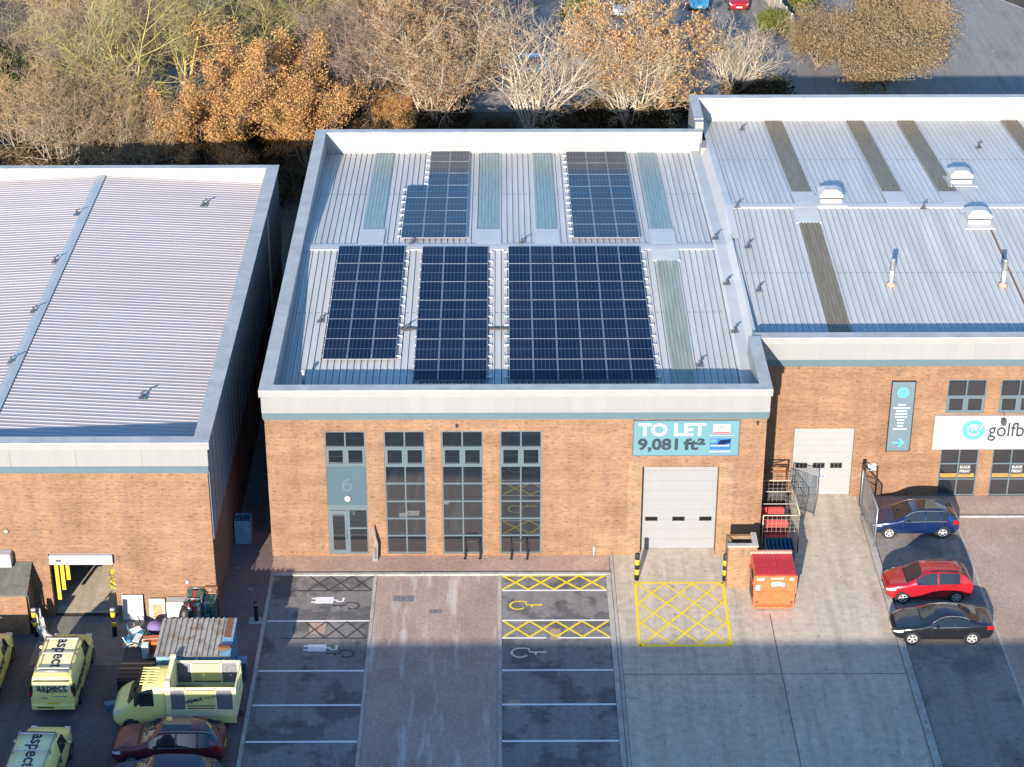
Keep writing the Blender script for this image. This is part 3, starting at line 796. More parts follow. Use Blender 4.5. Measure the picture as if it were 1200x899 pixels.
m.quad((27.25, 7, zright(7) + .05), (27.36, 7, zright(7) + .05), (27.36, 19.4, zright(19.4) + .05), (27.25, 19.4, zright(19.4) + .05)); m.build('lap_joint', 'rust', rroof)

lap_line(rroof, 12.9, 40, 14.4, zright); lap_line(rroof, 12.9, 40, 31, zright)
# shop sign, camera, direction sign
gs = sign_board('shop_sign', 'long white shop sign with a cyan round logo and grey lettering', 22.03, 30.2, 2.84, 4.78, RY - .02, 'white_paint', 'white_paint', .12)
ys = RY - .152
def golf_logo(o, x, z, r, y, ink, paper):
    m = MB(); n = 40
    m.poly([(x + r * math.cos(2 * math.pi * k / n), y, z + r * math.sin(2 * math.pi * k / n)) for k in range(n)], 0)
    ring_xz(m, x, z, r * .52, r * .13, y - .006, 35, 330, 26, 1)
    m.quad((x - r * .22, y - .006, z - r * .05), (x + r * .35, y - .006, z + r * .02), (x + r * .35, y - .006, z + r * .14), (x - r * .22, y - .006, z + r * .07), 1)
    m.quad((x - r * .25, y - .0075, z + r * .22), (x + r * .3, y - .0075, z + r * .27), (x + r * .3, y - .0075, z + r * .37), (x - r * .25, y - .0075, z + r * .32), 1)
    m.quad((x + r * .40, y - .009, z - r * .1), (x + r * .52, y - .009, z - r * .1), (x + r * .98, y - .009, z + r * .75), (x + r * .86, y - .009, z + r * .8), 1)
    m.build('round_logo', [ink, paper], o)
golf_logo(gs, 24.05, 3.98, .58, ys, 'logo_cyan', 'white_paint')
put(gs, 'lettering', 'golfbidder', 1.15, 'ink', 26.75, ys, 3.95, bold=.006, width=3.9)
put(gs, 'lettering', 'Buy. Sell.', .36, 'coping_grey', 26.75, ys, 3.12)
vs_ = sign_board('direction_sign', 'tall slate grey sign with cyan arrow on right unit wall', 19.66, 20.9, 2.70, 6.77, RY - .02, 'sign_grey', 'black', .08)
yv = RY - .112
golf_logo(vs_, 20.28, 6.12, .30, yv, 'logo_cyan', 'sign_grey')
for k, wd_ in enumerate((.42, .85, .55, .62, .62, .40, .36, .30, .72)):
    m = MB(); z = 5.38 - k * .175; n = max(2, int(wd_ / .11)); 
    for q in range(n):
        xa = 20.28 - wd_ / 2 + q * wd_ / n; m.quad((xa + .008, yv, z), (xa + wd_ / n - .014, yv, z), (xa + wd_ / n - .014, yv, z + .085), (xa + .008, yv, z + .085))
    m.build('small_text', 'white_paint', vs_)
m = MB(); m.box(19.96, 20.5, yv - .004, yv, 3.185, 3.265)
for sg in (1, -1): m.poly([(20.60, yv - .003 - .002 * sg, 3.225), (20.33, yv - .003 - .002 * sg, 3.225 + sg * .27), (20.26, yv - .003 - .002 * sg, 3.225 + sg * .21), (20.48, yv - .003 - .002 * sg, 3.225)])
m.build('arrow', 'logo_cyan', vs_)
m = MB(); m.tube([(25.5, RY - .02, 4.95), (25.5, RY - .22, 4.92), (25.5, RY - .25, 4.7)], .025, 6); m.box(25.38, 25.62, RY - .42, RY - .15, 4.35, 4.7, bev=.03)
o = m.build('sign_floodlight', 'dark_grey'); recentre(o, (25.5, RY - .02, 4.95)); tag(o, 'small dark lamp on an arm above the white shop sign', 'lamp')
m = MB(); m.box(18.85, 19.25, RY - .1, RY, 1.55, 1.95, bev=.015); m.box(18.98, 19.12, RY - .13, RY - .1, 1.7, 1.85)
o = m.build('alarm_box', 'road_white'); recentre(o, (19.05, RY, 1.55)); tag(o, 'small square white box on the brick beside the open gate', 'box')

# ------------------------------------------------------------------ left unit
LY, LX1, LYB = -5.28, -13.42, 28.3
LR = (-23.75, 9.02, .052)
def zleft(x): return LR[1] - LR[2] * abs(x - LR[0])
LX0 = 2 * LR[0] - LX1
lu = thing('brick_warehouse', 'left brick unit with a pale horizontally ribbed roof and an open garage door', 'warehouse', (-23.3, 11, 0))
w = MB()
wall_y(w, LX0, LX1, 0, 7.86, LY, [(-21.12, -18.14, 0, 3.5, .3)], .3)
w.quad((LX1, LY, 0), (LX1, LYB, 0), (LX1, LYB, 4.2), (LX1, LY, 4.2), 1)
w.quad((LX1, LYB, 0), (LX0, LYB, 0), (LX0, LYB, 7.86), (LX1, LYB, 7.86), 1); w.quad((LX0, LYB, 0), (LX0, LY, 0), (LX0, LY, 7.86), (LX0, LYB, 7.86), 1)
w.build('wall', ['brick_orange', 'brick_side'], lu)
m = MB(); m.box(LX1 - .2, LX1 + .06, LY + .12, LYB, 4.2, 9.44)
for k in range(30): m.box(LX1 + .06, LX1 + .085, LY + .3 + k * 1.1, LY + .36 + k * 1.1, 4.2, 9.44)
m.build('side_cladding', 'cladding_dark', lu)
m = MB()                                                  # room behind the open door
x0, x1, y0, y1 = -22.5, -16.5, LY + .3, LY + 9
m.quad((x0, y1, 0), (x1, y1, 0), (x1, y1, 3.6), (x0, y1, 3.6)); m.quad((x0, y0, 0), (x0, y1, 0), (x0, y1, 3.6), (x0, y0, 3.6)); m.quad((x1, y1, 0), (x1, y0, 0), (x1, y0, 3.6), (x1, y1, 3.6))
m.quad((x0, y0, 3.6), (x0, y1, 3.6), (x1, y1, 3.6), (x1, y0, 3.6))
m.quad((x0, y0, 0), (-21.12, y0, 0), (-21.12, y0, 3.6), (x0, y0, 3.6)); m.quad((-18.14, y0, 0), (x1, y0, 0), (x1, y0, 3.6), (-18.14, y0, 3.6))
m.build('garage_room', 'wall_dark', lu)
m = MB(); m.quad((x0, y0, .006), (x1, y0, .006), (x1, y1, .006), (x0, y1, .006)); m.build('garage_floor', 'concrete', lu)
m = MB(); m.box(-21.05, -18.12, LY - .22, LY + .02, 3.02, 3.52, bev=.02); m.box(-20.75, -20.5, LY - .228, LY - .22, 3.2, 3.3, 1)
m.build('shutter_box', ['white_paint', 'dark_grey'], lu)
m = MB()
for k in range(3): m.box(-20.98 + k * .22, -20.80 + k * .22, LY + .32 + k * .16, LY + .345 + k * .16, .75 + .45 * k, 3.0)
m.build('strip_curtain', 'yellow_plastic', lu)
fascia_front(lu, LX0, LX1, LY, 7.86, 9.5, 7)
MB().box(LX1 - .55, LX1 + .18, LY + .402, LYB + .1, 9.45, 9.5).build('coping', 'coping_grey', lu); MB().box(LX0, LX1 - .552, LYB - .4, LYB + .1, 9.45, 9.5).build('coping', 'coping_grey', lu)
up = MB(); up.box(LX0, LX1 - .5, LYB - .42, LYB - .36, 8, 9.448); up.box(LX1 - .56, LX1 - .50, LY + .46, LYB - .42, 8, 9.448); up.box(LX0, LX1 - .56, LY + .42, LY + .46, 8, 9.448)
for i in range(95): up.box(LX1 - .6 - i * .2, LX1 - .57 - i * .2, LYB - .435, LYB - .42, 8.2, 9.44)
up.build('parapet', 'liner_white', lu)
rf = MB()
def PL(u, v, l): return (v, u, zleft(v) + l)
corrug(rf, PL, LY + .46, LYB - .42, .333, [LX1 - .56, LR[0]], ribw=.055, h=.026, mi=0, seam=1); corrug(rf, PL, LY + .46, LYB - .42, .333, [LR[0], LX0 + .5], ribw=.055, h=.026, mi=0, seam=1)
lroof = rf.build('roof', ['roof_left', 'rib_shade_left'], lu)
m = MB()
for s in (-1, 1):
    xa, xb = LR[0], LR[0] + s * .25
    q = [(xa, LY + .47, zleft(xa) + .08), (xb, LY + .47, zleft(xb) + .07), (xb, LYB - .43, zleft(xb) + .07), (xa, LYB - .43, zleft(xa) + .08)]
    m.quad(*(q if s > 0 else q[::-1]))
m.build('ridge_capping', 'ridge_grey', lroof)
for x, y in ((-24.15, 21.9), (-24.15, 15.4), (-24.05, 9.1), (-24.0, 3.4), (-17.24, 24.0), (-17.15, .3)): anchor_part(lroof, x, y, zleft(x))
# ================================================================== ground
def sheet(name, mat, rects, z, polys=()):
    m = MB()
    for (x0, x1, y0, y1) in rects: m.quad((x0, y0, z), (x1, y0, z), (x1, y1, z), (x0, y1, z))
    for p in polys: m.poly([(x, y, z) for x, y in p])
    return struct(m.build(name, mat))
sheet('ground', 'leaf_litter', [(-400, 400, -300, 600)], -.03)
sheet('yard', 'asphalt_yard', [(-60, -12.95, -34, -5.25)], 0)
sheet('garage_apron', 'garage_concrete', [(-21.6, -17.4, -9.2, -5.25)], .004)
sheet('alley', 'alley_slab', [(-13.42, -11.38, 2.3, 40)], 0)
sheet('pavement', 'paving_dark', [(-12.95, -11.32, -34, 0), (-13.42, -11.38, 0, 2.3), (-13.42, -12.95, -5.25, 0)], .004)
sheet('forecourt', 'paving_pink', [(-11.32, 5.25, -1.62, 0)], .004)
sheet('central_aisle', 'paving_aisle', [(-6.12, -.22, -34, -1.82)], .004)
sheet('parking_bays', 'asphalt_bay', [(-11.14, -6.28, -34, -1.82), (-.06, 5.02, -34, -1.82)], .004)
sheet('delivery_apron', 'concrete', [(5.45, 18.25, -34, 0), (6.77, 10.5, 0, .75), (12.66, 18.35, 0, RY + .2)], .004)
sheet('side_car_park', 'asphalt_right', [(18.62, 23.0, -34, 3.5)], .004)
sheet('shop_forecourt', 'paving_right', [(23.12, 60, -34, 3.45), (18.35, 60, 3.62, RY)], .004)
m = MB()                                                  # kerb channels
m.box(-11.32, 5.25, -1.82, -1.62, -.02, .07)
m.box(-11.32, -11.14, -34, -1.82, -.02, .035); m.box(-6.28, -6.12, -34, -1.82, -.02, .03); m.box(-.22, -.06, -34, -1.82, -.02, .03)
m.box(5.02, 5.25, -34, -1.82, -.02, .05); m.box(23.0, 23.12, -34, 3.45, -.02, .02); m.box(18.62, 60, 3.5, 3.62, -.02, .06)
struct(m.build('kerb', 'concrete_kerb'))
m = MB(); m.box(18.27, 18.60, -34, 3.6, -.02, .10); m.box(5.28, 5.43, -34, 0, -.02, .012)
struct(m.build('kerb', 'concrete_kerb'))
m = MB(); m.quad((18.25, -34, .008), (18.27, -34, .008), (18.27, 3.6, .008), (18.25, 3.6, .008))
for (a, b, c, d) in ((5.25, 5.29, -34, 0), (12.6, 12.64, -34, -5.2), (5.45, 18.25, -10.09, -10.05), (5.45, 18.25, -22.1, -22.05), (18.60, 18.66, -34, 3.5)): m.quad((a, c, .0085), (b, c, .0085), (b, d, .0085), (a, d, .0085))
struct(m.build('expansion_joint', 'dark_grey'))
# painted markings
zl = .010
mk = MB()
for (xa, xb) in ((-11.1, -6.3), (-.04, 5.0)):
    for y in (-9.72, -12.31, -14.94, -17.55, -20.2): mk.box(xa, xb, y - .06, y + .06, .006, zl)
mk.box(-11.1, -6.3, -5.76, -5.66, .006, zl); mk.box(-.04, 5.0, -5.76, -5.66, .006, zl); mk.box(-.04, 5.0, -3.2, -3.1, .006, zl)
mk.box(-.04, 2.0, -7.2, -7.1, .006, zl); mk.box(2.55, 5.0, -7.2, -7.1, .006, zl)
struct(mk.build('bay_marking', 'line_white'))
def clip_line(p, d, r):
    (x0, x1, y0, y1) = r; t0, t1 = -1e9, 1e9
    for a, b, lo, hi in ((p[0], d[0], x0, x1), (p[1], d[1], y0, y1)):
        if abs(b) < 1e-9: continue
        ta, tb = sorted(((lo - a) / b, (hi - a) / b)); t0 = max(t0, ta); t1 = min(t1, tb)
    return ((p[0] + d[0] * t0, p[1] + d[1] * t0), (p[0] + d[0] * t1, p[1] + d[1] * t1)) if t1 - t0 > .05 else None
def zigzag(mb, x0, x1, y0, y1, n, w, z):
    s = (x1 - x0) / n
    for i in range(n):
        a = x0 + i * s
        for k, (p, q) in enumerate((((a, y1), (a + s, y0)), ((a, y0), (a + s, y1)))): mb.ribbon([p, q], w, z + k * .002)
def symbol_access(mb, x, y, s, z, flip=1):
    """sideways wheelchair marking, head to the right"""
    ring = [(x + .42 * s * math.cos(rad(t)) * flip, y + .40 * s * math.sin(rad(t))) for t in range(70, 335, 15)]
    mb.ribbon(ring, .12 * s, z)
    mb.ribbon([(x + .1 * s * flip, y + .42 * s), (x + .45 * s * flip, y + .36 * s), (x + .5 * s * flip, y + .05 * s), (x + 1.25 * s * flip, y + .05 * s)], .13 * s, z + .002)
    mb.ribbon([(x + .8 * s * flip, y + .05 * s), (x + .8 * s * flip, y - .2 * s)], .11 * s, z + .001)
    mb.poly([(x + (1.28 + .11 * math.cos(2 * math.pi * k / 12)) * s * flip, y + (.05 + .11 * math.sin(2 * math.pi * k / 12)) * s, z + .003) for k in range(12)])
y_ = MB(); zigzag(y_, -.02, 4.95, -3.08, -1.86, 4, .13, .013); zigzag(y_, .02, 4.95, -7.08, -5.78, 4, .12, .013)
y_.ribbon([(-.02, -1.9), (5.0, -1.9)], .07, .018)
symbol_access(y_, .70, -4.45, .85, .013)
struct(y_.build('hatch_marking', 'line_yellow'))
c_ = MB(); symbol_access(c_, .78, -8.35, .9, .013); struct(c_.build('bay_symbol', 'line_cream'))
k_ = MB(); zigzag(k_, -9.4, -6.32, -3.1, -1.86, 3, .08, .013); zigzag(k_, -9.3, -6.32, -7.1, -5.78, 3, .08, .013)
k_.ribbon([(-10.2, -3.15), (-6.32, -3.15)], .08, .014); k_.ribbon([(-10.2, -7.15), (-6.32, -7.15)], .08, .014)
symbol_access(k_, -7.15, -4.45, .7, .013, -1); symbol_access(k_, -7.15, -8.4, .7, .013, -1)
struct(k_.build('faded_marking', 'line_black'))
e_ = MB()
for yy, xx in ((-3.95, -8.95), (-7.92, -9.0)):
    e_.box(xx, xx + .85, yy - .27, yy + .27, .006, .0125)
    for d in (-.15, .15): e_.box(xx - .2, xx, yy + d - .05, yy + d + .05, .006, .0125)
    e_.ribbon([(xx + .85, yy), (xx + 1.0, yy), (xx + 1.05, yy - .12), (xx + 1.3, yy - .12), (xx + 1.33, yy + .2)], .11, .0125)
struct(e_.build('charging_symbol', 'road_white'))
h_ = MB(); box = (6.42, 10.66, -7.82, -2.52)
for (p, q) in (((6.35, -2.52), (10.70, -2.52)), ((6.42, -2.5), (6.30, -7.85)), ((10.66, -2.5), (10.55, -7.85)), ((6.3, -7.82), (10.6, -7.82))): h_.ribbon([p, q], .15, .012)
for k in range(-6, 8):
    for s in (1, -1):
        L = clip_line((6.42 + k * 1.33, -2.52 if s > 0 else -7.75), (1.0, -s * 1.27), box)
        if L: h_.ribbon(L, .11, .014 if s > 0 else .016)
for q in range(40):
    pass
struct(h_.build('keep_clear_marking', 'line_yellow'))
m = MB()
for (x, y, w_, d_) in ((-4.75, -3.83, 1.0, .5), (-3.2, -4.95, .62, .36)):
    m.box(x - w_ / 2, x + w_ / 2, y - d_ / 2, y + d_ / 2, .0, .009); m.box(x - .05, x + .05, y - .05, y + .05, .009, .014, 1)
m.box(-12.3, -12.0, -3.1, -2.85, .0, .009); m.box(-13.2, -12.9, -1.2, -1.0, 0, .009)
struct(m.build('drain_cover', ['steel', 'dark_grey']))
m = MB(); m.box(-9.05, -8.3, -6.75, -5.85, 0, .0085); m.box(2.2, 2.7, -7.3, -6.4, 0, .0085); m.box(.2, .75, -12.55, -11.95, 0, .0088)
struct(m.build('paving_patch', 'paving_pink'))
# rear ground: car parks, road, verges
sheet('rear_car_park', 'asphalt_road', [(-45, 26, 63.5, 74), (-6, 26, 74, 160), (26, 160, 63.5, 110), (36, 160, 45, 63.5)], -.022)
sheet('rear_service_road', 'asphalt_bay', [(22, 36, 41, 63.5)], -.022)
m = MB(); m.poly([(44.0, 110, -.012), (44.0, 93, -.012), (48.5, 85, -.012), (70, 72, -.012), (160, 60, -.012), (160, 110, -.012)])
struct(m.build('verge', 'leaf_litter'))
m = MB(); m.ribbon([(43.9, 110), (43.9, 93), (48.4, 84.9), (70, 71.9)], .22, -.004); struct(m.build('road_kerb', 'concrete_kerb'))
m = MB(); m.ribbon([(30, 66.5), (38, 67.6), (60, 68.4)], .12, -.015); m.ribbon([(40, 63.5), (44, 52)], .1, -.015); m.ribbon([(32, 57), (60, 59.5)], .10, -.015); m.ribbon([(39.5, 80), (41, 77.5)], .12, -.015)
struct(m.build('road_marking', 'line_faint'))

# ================================================================== forecourt things
def bollard(x, y, label, h=1.5, dirty=False):
    b = thing('bollard', label, 'bollard', (x, y, 0), 0, 'striped yellow and black bollards')
    m = MB(); r = .115
    m.lathe([(r, 0), (r, h - .05), (r * .8, h), (.02, h + .01)], (x, y, 0), 'Z', 16, 0); m.build('post', 'black', b)
    m = MB()
    for z0, z1 in ((.33, .62), (.88, 1.17)) if not dirty else ((.55, .82), (1.08, 1.34)): m.lathe([(r + .004, z0), (r + .004, z1)], (x, y, 0), 'Z', 16, 0)
    if dirty: m.lathe([(r + .005, 1.42), (r + .005, 1.5), (.02, 1.52)], (x, y, 0), 'Z', 16, 1)
    m.build('reflective_band', ['bollard_yellow', 'wall_grey'], b)
    return b
bollard(6.50, -2.22, 'black and yellow bollard left of the white roller door')
bollard(10.76, -2.30, 'black and yellow bollard beside the brick bin store')
bollard(-21.70, -6.86, 'black and yellow bollard by the flat roofed brick shed', dirty=True)
bollard(-18.05, -6.86, 'dirty yellow and black bollard right of the open garage', dirty=True)
m = MB(); m.lathe([(.10, 0), (.10, .98), (.085, 1.06), (.01, 1.07)], (-11.6, -5.62, 0), 'Z', 14, 0); m.lathe([(.103, .86), (.103, .95)], (-11.6, -5.62, 0), 'Z', 14, 1); m.box(-11.95, -11.3, -5.95, -5.35, 0, .012, 2)
o = m.build('charging_post', ['black', 'steel', 'coping_grey']); recentre(o, (-11.6, -5.62, 0)); tag(o, 'short black post on a pale base beside the left parking bays', 'post')
def cycle_rack(x0, x1, y, label):
    m = MB(); r = .035
    pts = [(x0, y, 0), (x0, y, .85)] + [(x0 + .15 - .15 * math.cos(rad(t)), y, .85 + .15 * math.sin(rad(t))) for t in (30, 60, 90)] + [(x1 - .15 + .15 * math.cos(rad(t)), y, .85 + .15 * math.sin(rad(t))) for t in (90, 60, 30)] + [(x1, y, .85), (x1, y, 0)]
    m.tube(pts, r, 8); m.lathe([(.08, .0), (.08, .015)], (x0, y, 0), 'Z', 10); m.lathe([(.08, .0), (.08, .015)], (x1, y, 0), 'Z', 10)
    o = m.build('cycle_rack', 'black'); recentre(o, ((x0 + x1) / 2, y, 0)); tag(o, label, 'bike rack', 'cycle racks by the tall windows'); return o
cycle_rack(-1.86, -1.12, -.30, 'black hoop cycle rack in front of the middle tall window')
cycle_rack(.42, 1.20, -.34, 'black hoop cycle rack in front of the rightmost tall window')
t = thing('totem_sign', 'narrow pale totem standing beside the glass entrance door', 'sign', (-6.28, -.45, 0))
m = MB(); m.add([(-6.42, -.52, 0), (-6.16, -.52, 0), (-6.16, -.38, 0), (-6.42, -.38, 0), (-6.30, -.5, 1.0), (-6.12, -.5, 1.0), (-6.12, -.40, 1.0), (-6.30, -.40, 1.0), (-6.42, -.47, 1.95), (-6.36, -.47, 1.95), (-6.36, -.43, 1.95), (-6.42, -.43, 1.95)],
    [(3, 2, 1, 0), (0, 1, 5, 4), (1, 2, 6, 5), (2, 3, 7, 6), (3, 0, 4, 7), (4, 5, 9, 8), (5, 6, 10, 9), (6, 7, 11, 10), (7, 4, 8, 11), (8, 9, 10, 11)])
m.build('panel', 'steel', t); m = MB(); m.box(-6.31, -6.2, -.524, -.52, .15, .8); m.build('label_plate', 'slate', t)
m = MB(); m.tube([(4.5, -.06, 0), (4.5, -.06, .55)], .05, 8); o = m.build('vent_pipe', 'white_paint'); recentre(o, (4.5, -.06, 0)); tag(o, 'short white pipe standing against brick left of the roller door', 'pipe')

# bin store (open brick enclosure)
b = thing('bin_store', 'small open topped brick enclosure with pale coping beside the roller door', 'bin store', (11.45, -2.4, 0))
m = MB(); x0, x1, y0, y1, h = 10.78, 12.16, -3.0, -1.85, 2.35
m.box(x0, x1, y0, y0 + .2, 0, h); m.box(x1 - .2, x1, y0 + .2, y1, 0, h); m.box(x0, x0 + .2, y0 + .2, y1, 0, h); m.box(x0 + .2, x1 - .2, y1 - .2, y1, 0, h)
m.build('wall', 'brick_buff', b)
m = MB(); m.box(x0 - .05, x1 + .05, y0 - .05, y0 + .22, h, h + .07); m.box(x1 - .22, x1 + .05, y0 + .22, y1 + .05, h, h + .07); m.build('coping', 'concrete_kerb', b)
m = MB(); m.box(x0 + .2, x1 - .2, y0 + .2, y1 - .2, 1.2, 1.25); m.build('inner_lid', 'dark_grey', b)

# orange waste skip with red lids
sx0, sx1, sy0, sy1 = 11.86, 13.80, -4.92, -3.1
s = thing('waste_skip', 'orange metal waste container with two red ribbed lids', 'skip', (12.83, -4, 0))
m = MB()
prof = [(sy0 + .14, .12), (sy0 + .10, .40), (sy0 + .03, .98), (sy0, 1.02), (sy0, 1.93), (sy1, 2.04), (sy1, .12)]
n = len(prof); vs = [(sx0, y, z) for y, z in prof] + [(sx1, y, z) for y, z in prof]
m.add(vs, [tuple(range(n)), tuple(range(n, 2 * n))[::-1]] + [(i, i + n, (i + 1) % n + n, (i + 1) % n) for i in range(n)])
m.box(sx0 - .05, sx1 + .05, sy0 - .05, sy0 + .02, 1.86, 1.96); m.box(sx0 - .05, sx0 + .02, sy0 - .04, sy0 + .05, .98, 1.86); m.box(sx1 - .02, sx1 + .05, sy0 - .04, sy0 + .05, .98, 1.86)
m.box(sx0 - .02, sx1 + .02, sy0 - .03, sy0 + .02, .98, 1.06); m.box(sx0 + .1, sx1 - .1, sy0 + .02, sy0 + .16, .1, .2)
m.box(sx0 - .06, sx0, sy0 + .2, sy1, 1.3, 1.4); m.box(sx1, sx1 + .06, sy0 + .2, sy1, 1.3, 1.4)
m.build('body', 'orange_skip', s)
m = MB(); m.box(sx0 - .04, sx1 + .0, sy1 - .06, sy1 + .10, 1.98, 2.17); m.build('rear_board', 'pink_grime', s)
xm = (sx0 + sx1) / 2
for xa, xb in ((sx0 + .03, xm - .015), (xm + .015, sx1 - .03)):
    m = MB(); SK = (2.04 - 1.93) / (sy1 - sy0)
    def PS(u, v, l): return (u, v, 1.95 + SK * (v - sy0) + l)
    corrug(m, PS, xa, xb, .16, [sy0 + .06, (sy0 + sy1) / 2, sy1 - .1], ribw=.03, h=.03, mi=0, seam=None)
    for vv in (sy0 + .5, sy0 + 1.0): m.quad(PS(xa, vv, .034), PS(xb, vv, .034), PS(xb, vv + .05, .034), PS(xa, vv + .05, .034))
    m.quad(PS(xa, sy0 + .06, -.02), PS(xb, sy0 + .06, -.02), PS(xb, sy0 + .06, .03), PS(xa, sy0 + .06, .03))
    m.build('lid', 'red_lid', s)
m = MB(); m.add([(sx0 - .052, sy0 + .35, .35), (sx0 - .052, sy0 + 1.2, .35), (sx0 - .052, sy0 + 1.2, 1.75), (sx0 - .052, sy0 + .35, 1.65)], [(0, 3, 2, 1)]); m.build('side_door', 'dark_grey', s)
m = MB(); y = sy0 - .055
for (a, b_, c, d) in ((11.98, 12.3, 1.70, 1.81), (13.5, 13.7, 1.70, 1.81), (11.93, 12.12, 1.14, 1.42)): m.box(a, b_, sy0 - .012, sy0 - .002, c, d)
for k in range(5): m.box(12.62 + k * .12, 12.72 + k * .12, sy0 - .012, sy0 - .002, 1.76, 1.82)
m.build('sticker', 'plate_white', s)
m = MB()
m.blob((12.98, sy0 - .01, 1.48), (.32, .008, .12), 3, .06); m.blob((12.75, sy0 - .012, 1.46), (.12, .009, .16), 4, .05); m.blob((13.2, sy0 - .012, 1.43), (.12, .009, .12), 5, .05)
m.build('white_emblem', 'white_paint', s)
m = MB()
for x in (sx0 + .15, sx1 - .15): m.box(x - .06, x + .06, sy0 - .04, sy0 - .002, .38, .48)
m.build('rear_marker', 'rust', s)

# mesh cage with red seats
def mesh_panel(mb, a, b, h, z0=.1, pitch=.16, r=.010, fr=.03):
    a, b = Vector((*a, 0)), Vector((*b, 0)); L = (b - a).length; d = (b - a) / L
    P = lambda t, z: tuple(a + d * t + Vector((0, 0, z)))
    for t in (0, L): mb.tube([P(t, 0), P(t, h)], fr, 6)
    for z in (z0, h): mb.tube([P(0, z), P(L, z)], fr, 6)
    n = int(L / pitch)
    for i in range(1, n): mb.tube([P(i * L / n, z0), P(i * L / n, h)], r, 3, 0, False)
    n = int((h - z0) / pitch)
    for i in range(1, n): mb.tube([P(0, z0 + i * (h - z0) / n), P(L, z0 + i * (h - z0) / n)], r, 3, 0, False)
cg = thing('mesh_cage', 'tall wire mesh cage with a thin metal frame in the recess', 'cage', (13.7, 2.2, 0))
for nm, a, b in (('front_panel', (12.82, .2), (14.62, .2)), ('side_panel', (14.62, .2), (14.62, 3.6)), ('rear_panel', (12.82, 3.6), (14.62, 3.6))):
    m = MB(); mesh_panel(m, a, b, 2.15, pitch=.22, r=.007); m.build(nm, 'timber_pale', cg)
m = MB()
for y in (1.3, 2.5): m.tube([(12.82, y, 2.15), (14.62, y, 2.15)], .02, 6)
m.build('top_bar', 'timber_pale', cg)
def red_seat(x, y, label):
    m = MB(); m.box(x - .62, x + .62, y - .45, y + .45, .2, .62, 0, .06); m.box(x - .62, x + .62, y + .30, y + .5, .55, 1.25, 0, .06); m.box(x - .5, x + .5, y - .4, y + .4, .0, .2, 1)
    o = m.build('sofa', ['red_vinyl', 'dark_grey']); recentre(o, (x, y, 0)); tag(o, label, 'sofa', 'red seats in the mesh cage')
red_seat(13.6, .85, 'red padded seat at the front of the mesh cage'); red_seat(13.55, 2.1, 'red padded seat behind another in the mesh cage')
m = MB(); m.box(12.9, 14.4, 4.0, 4.3, 0, 1.3, 1); m.tube([(12.85, 4.6, 0), (12.85, 4.6, 2.5), (14.5, 4.6, 2.5), (14.5, 4.6, 0)], .06, 6); m.tube([(12.85, 4.6, 2.1), (14.5, 4.6, 2.1)], .05, 6); m.tube([(12.9, 4.6, 2.1), (14.4, 4.6, 2.5)], .03, 6)
o = m.build('pipe_frame', ['rust', 'dark_grey']); recentre(o, (13.7, 4.6, 0)); tag(o, 'rusty pipe frame at the back of the recess behind the cage', 'frame')
gl = thing('mesh_gate', 'blue grey mesh gate leaf open against the white roller door', 'gate', (14.75, 4.6, 0))
m = MB(); mesh_panel(m, (14.75, 4.6), (15.9, 3.7), 2.3, pitch=.09, r=.012); m.build('leaf', 'slate', gl)
def crate(x0, x1, y0, y1, z0, z1, mat, fill, label, name='crate', grp=None, bottles=True):
    c = thing(name, label, 'crate', ((x0 + x1) / 2, (y0 + y1) / 2, z0), 0, grp)
    m = MB(); t = .035
    m.box(x0, x1, y0, y0 + t, z0, z1); m.box(x0, x1, y1 - t, y1, z0, z1); m.box(x0, x0 + t, y0 + t, y1 - t, z0, z1); m.box(x1 - t, x1, y0 + t, y1 - t, z0, z1); m.box(x0 + t, x1 - t, y0 + t, y1 - t, z0, z0 + t)
    for k in (.35, .68): z = z0 + (z1 - z0) * k; m.box(x0 - .012, x1 + .012, y0 - .012, y1 + .012, z - .03, z + .03)
    m.build('shell', mat, c)
    m = MB(); rr = random.Random(int(x0 * 100) + int(z0 * 10))
    nx, ny = max(2, int((x1 - x0) / .2)), max(2, int((y1 - y0) / .2))
    for i in range(nx):
        for j in range(ny):
            x = x0 + .06 + (i + .5) * (x1 - x0 - .12) / nx; y = y0 + .06 + (j + .5) * (y1 - y0 - .12) / ny
            if bottles: m.lathe([(.05, z0 + .05), (.05, z1 - .12), (.022, z1 - .03), (.022, z1 + .01)], (x, y, 0), 'Z', 7, 0)
            else: m.obox((x, y, z1 - .1 + rr.uniform(-.05, .08)), .18, .15, .12, rr.uniform(0, 3), rr.randrange(2))
    m.build('contents', fill, c)
crate(12.8, 14.15, -1.9, -.7, .02, 1.45, 'slate', ['teal_crate', 'green_crate'], 'dark blue plastic crate behind the orange waste container', 'crate')
# gate leaf at the car park entrance
gt = thing('metal_gate', 'open galvanised gate leaf at the top of the side car park', 'gate', (18.47, 2.3, 0))
m = MB(); mesh_panel(m, (18.5, .6), (18.42, 4.6), 2.25, pitch=.16, r=.009, fr=.045); m.build('leaf', 'steel', gt)
m = MB(); m.box(18.36, 18.52, 4.62, 4.78, 0, 2.5); m.tube([(18.44, 4.7, 2.35), (19.1, 4.5, 2.1), (19.1, 4.5, 0)], .04, 6); m.tube([(18.44, 4.7, 1.6), (19.1, 4.5, 1.35)], .03, 6); m.build('gate_post', 'black', gt)
m = MB(); m.box(18.47, 18.58, 2.6, 2.75, .95, 1.2); m.build('lock', 'black', gt)

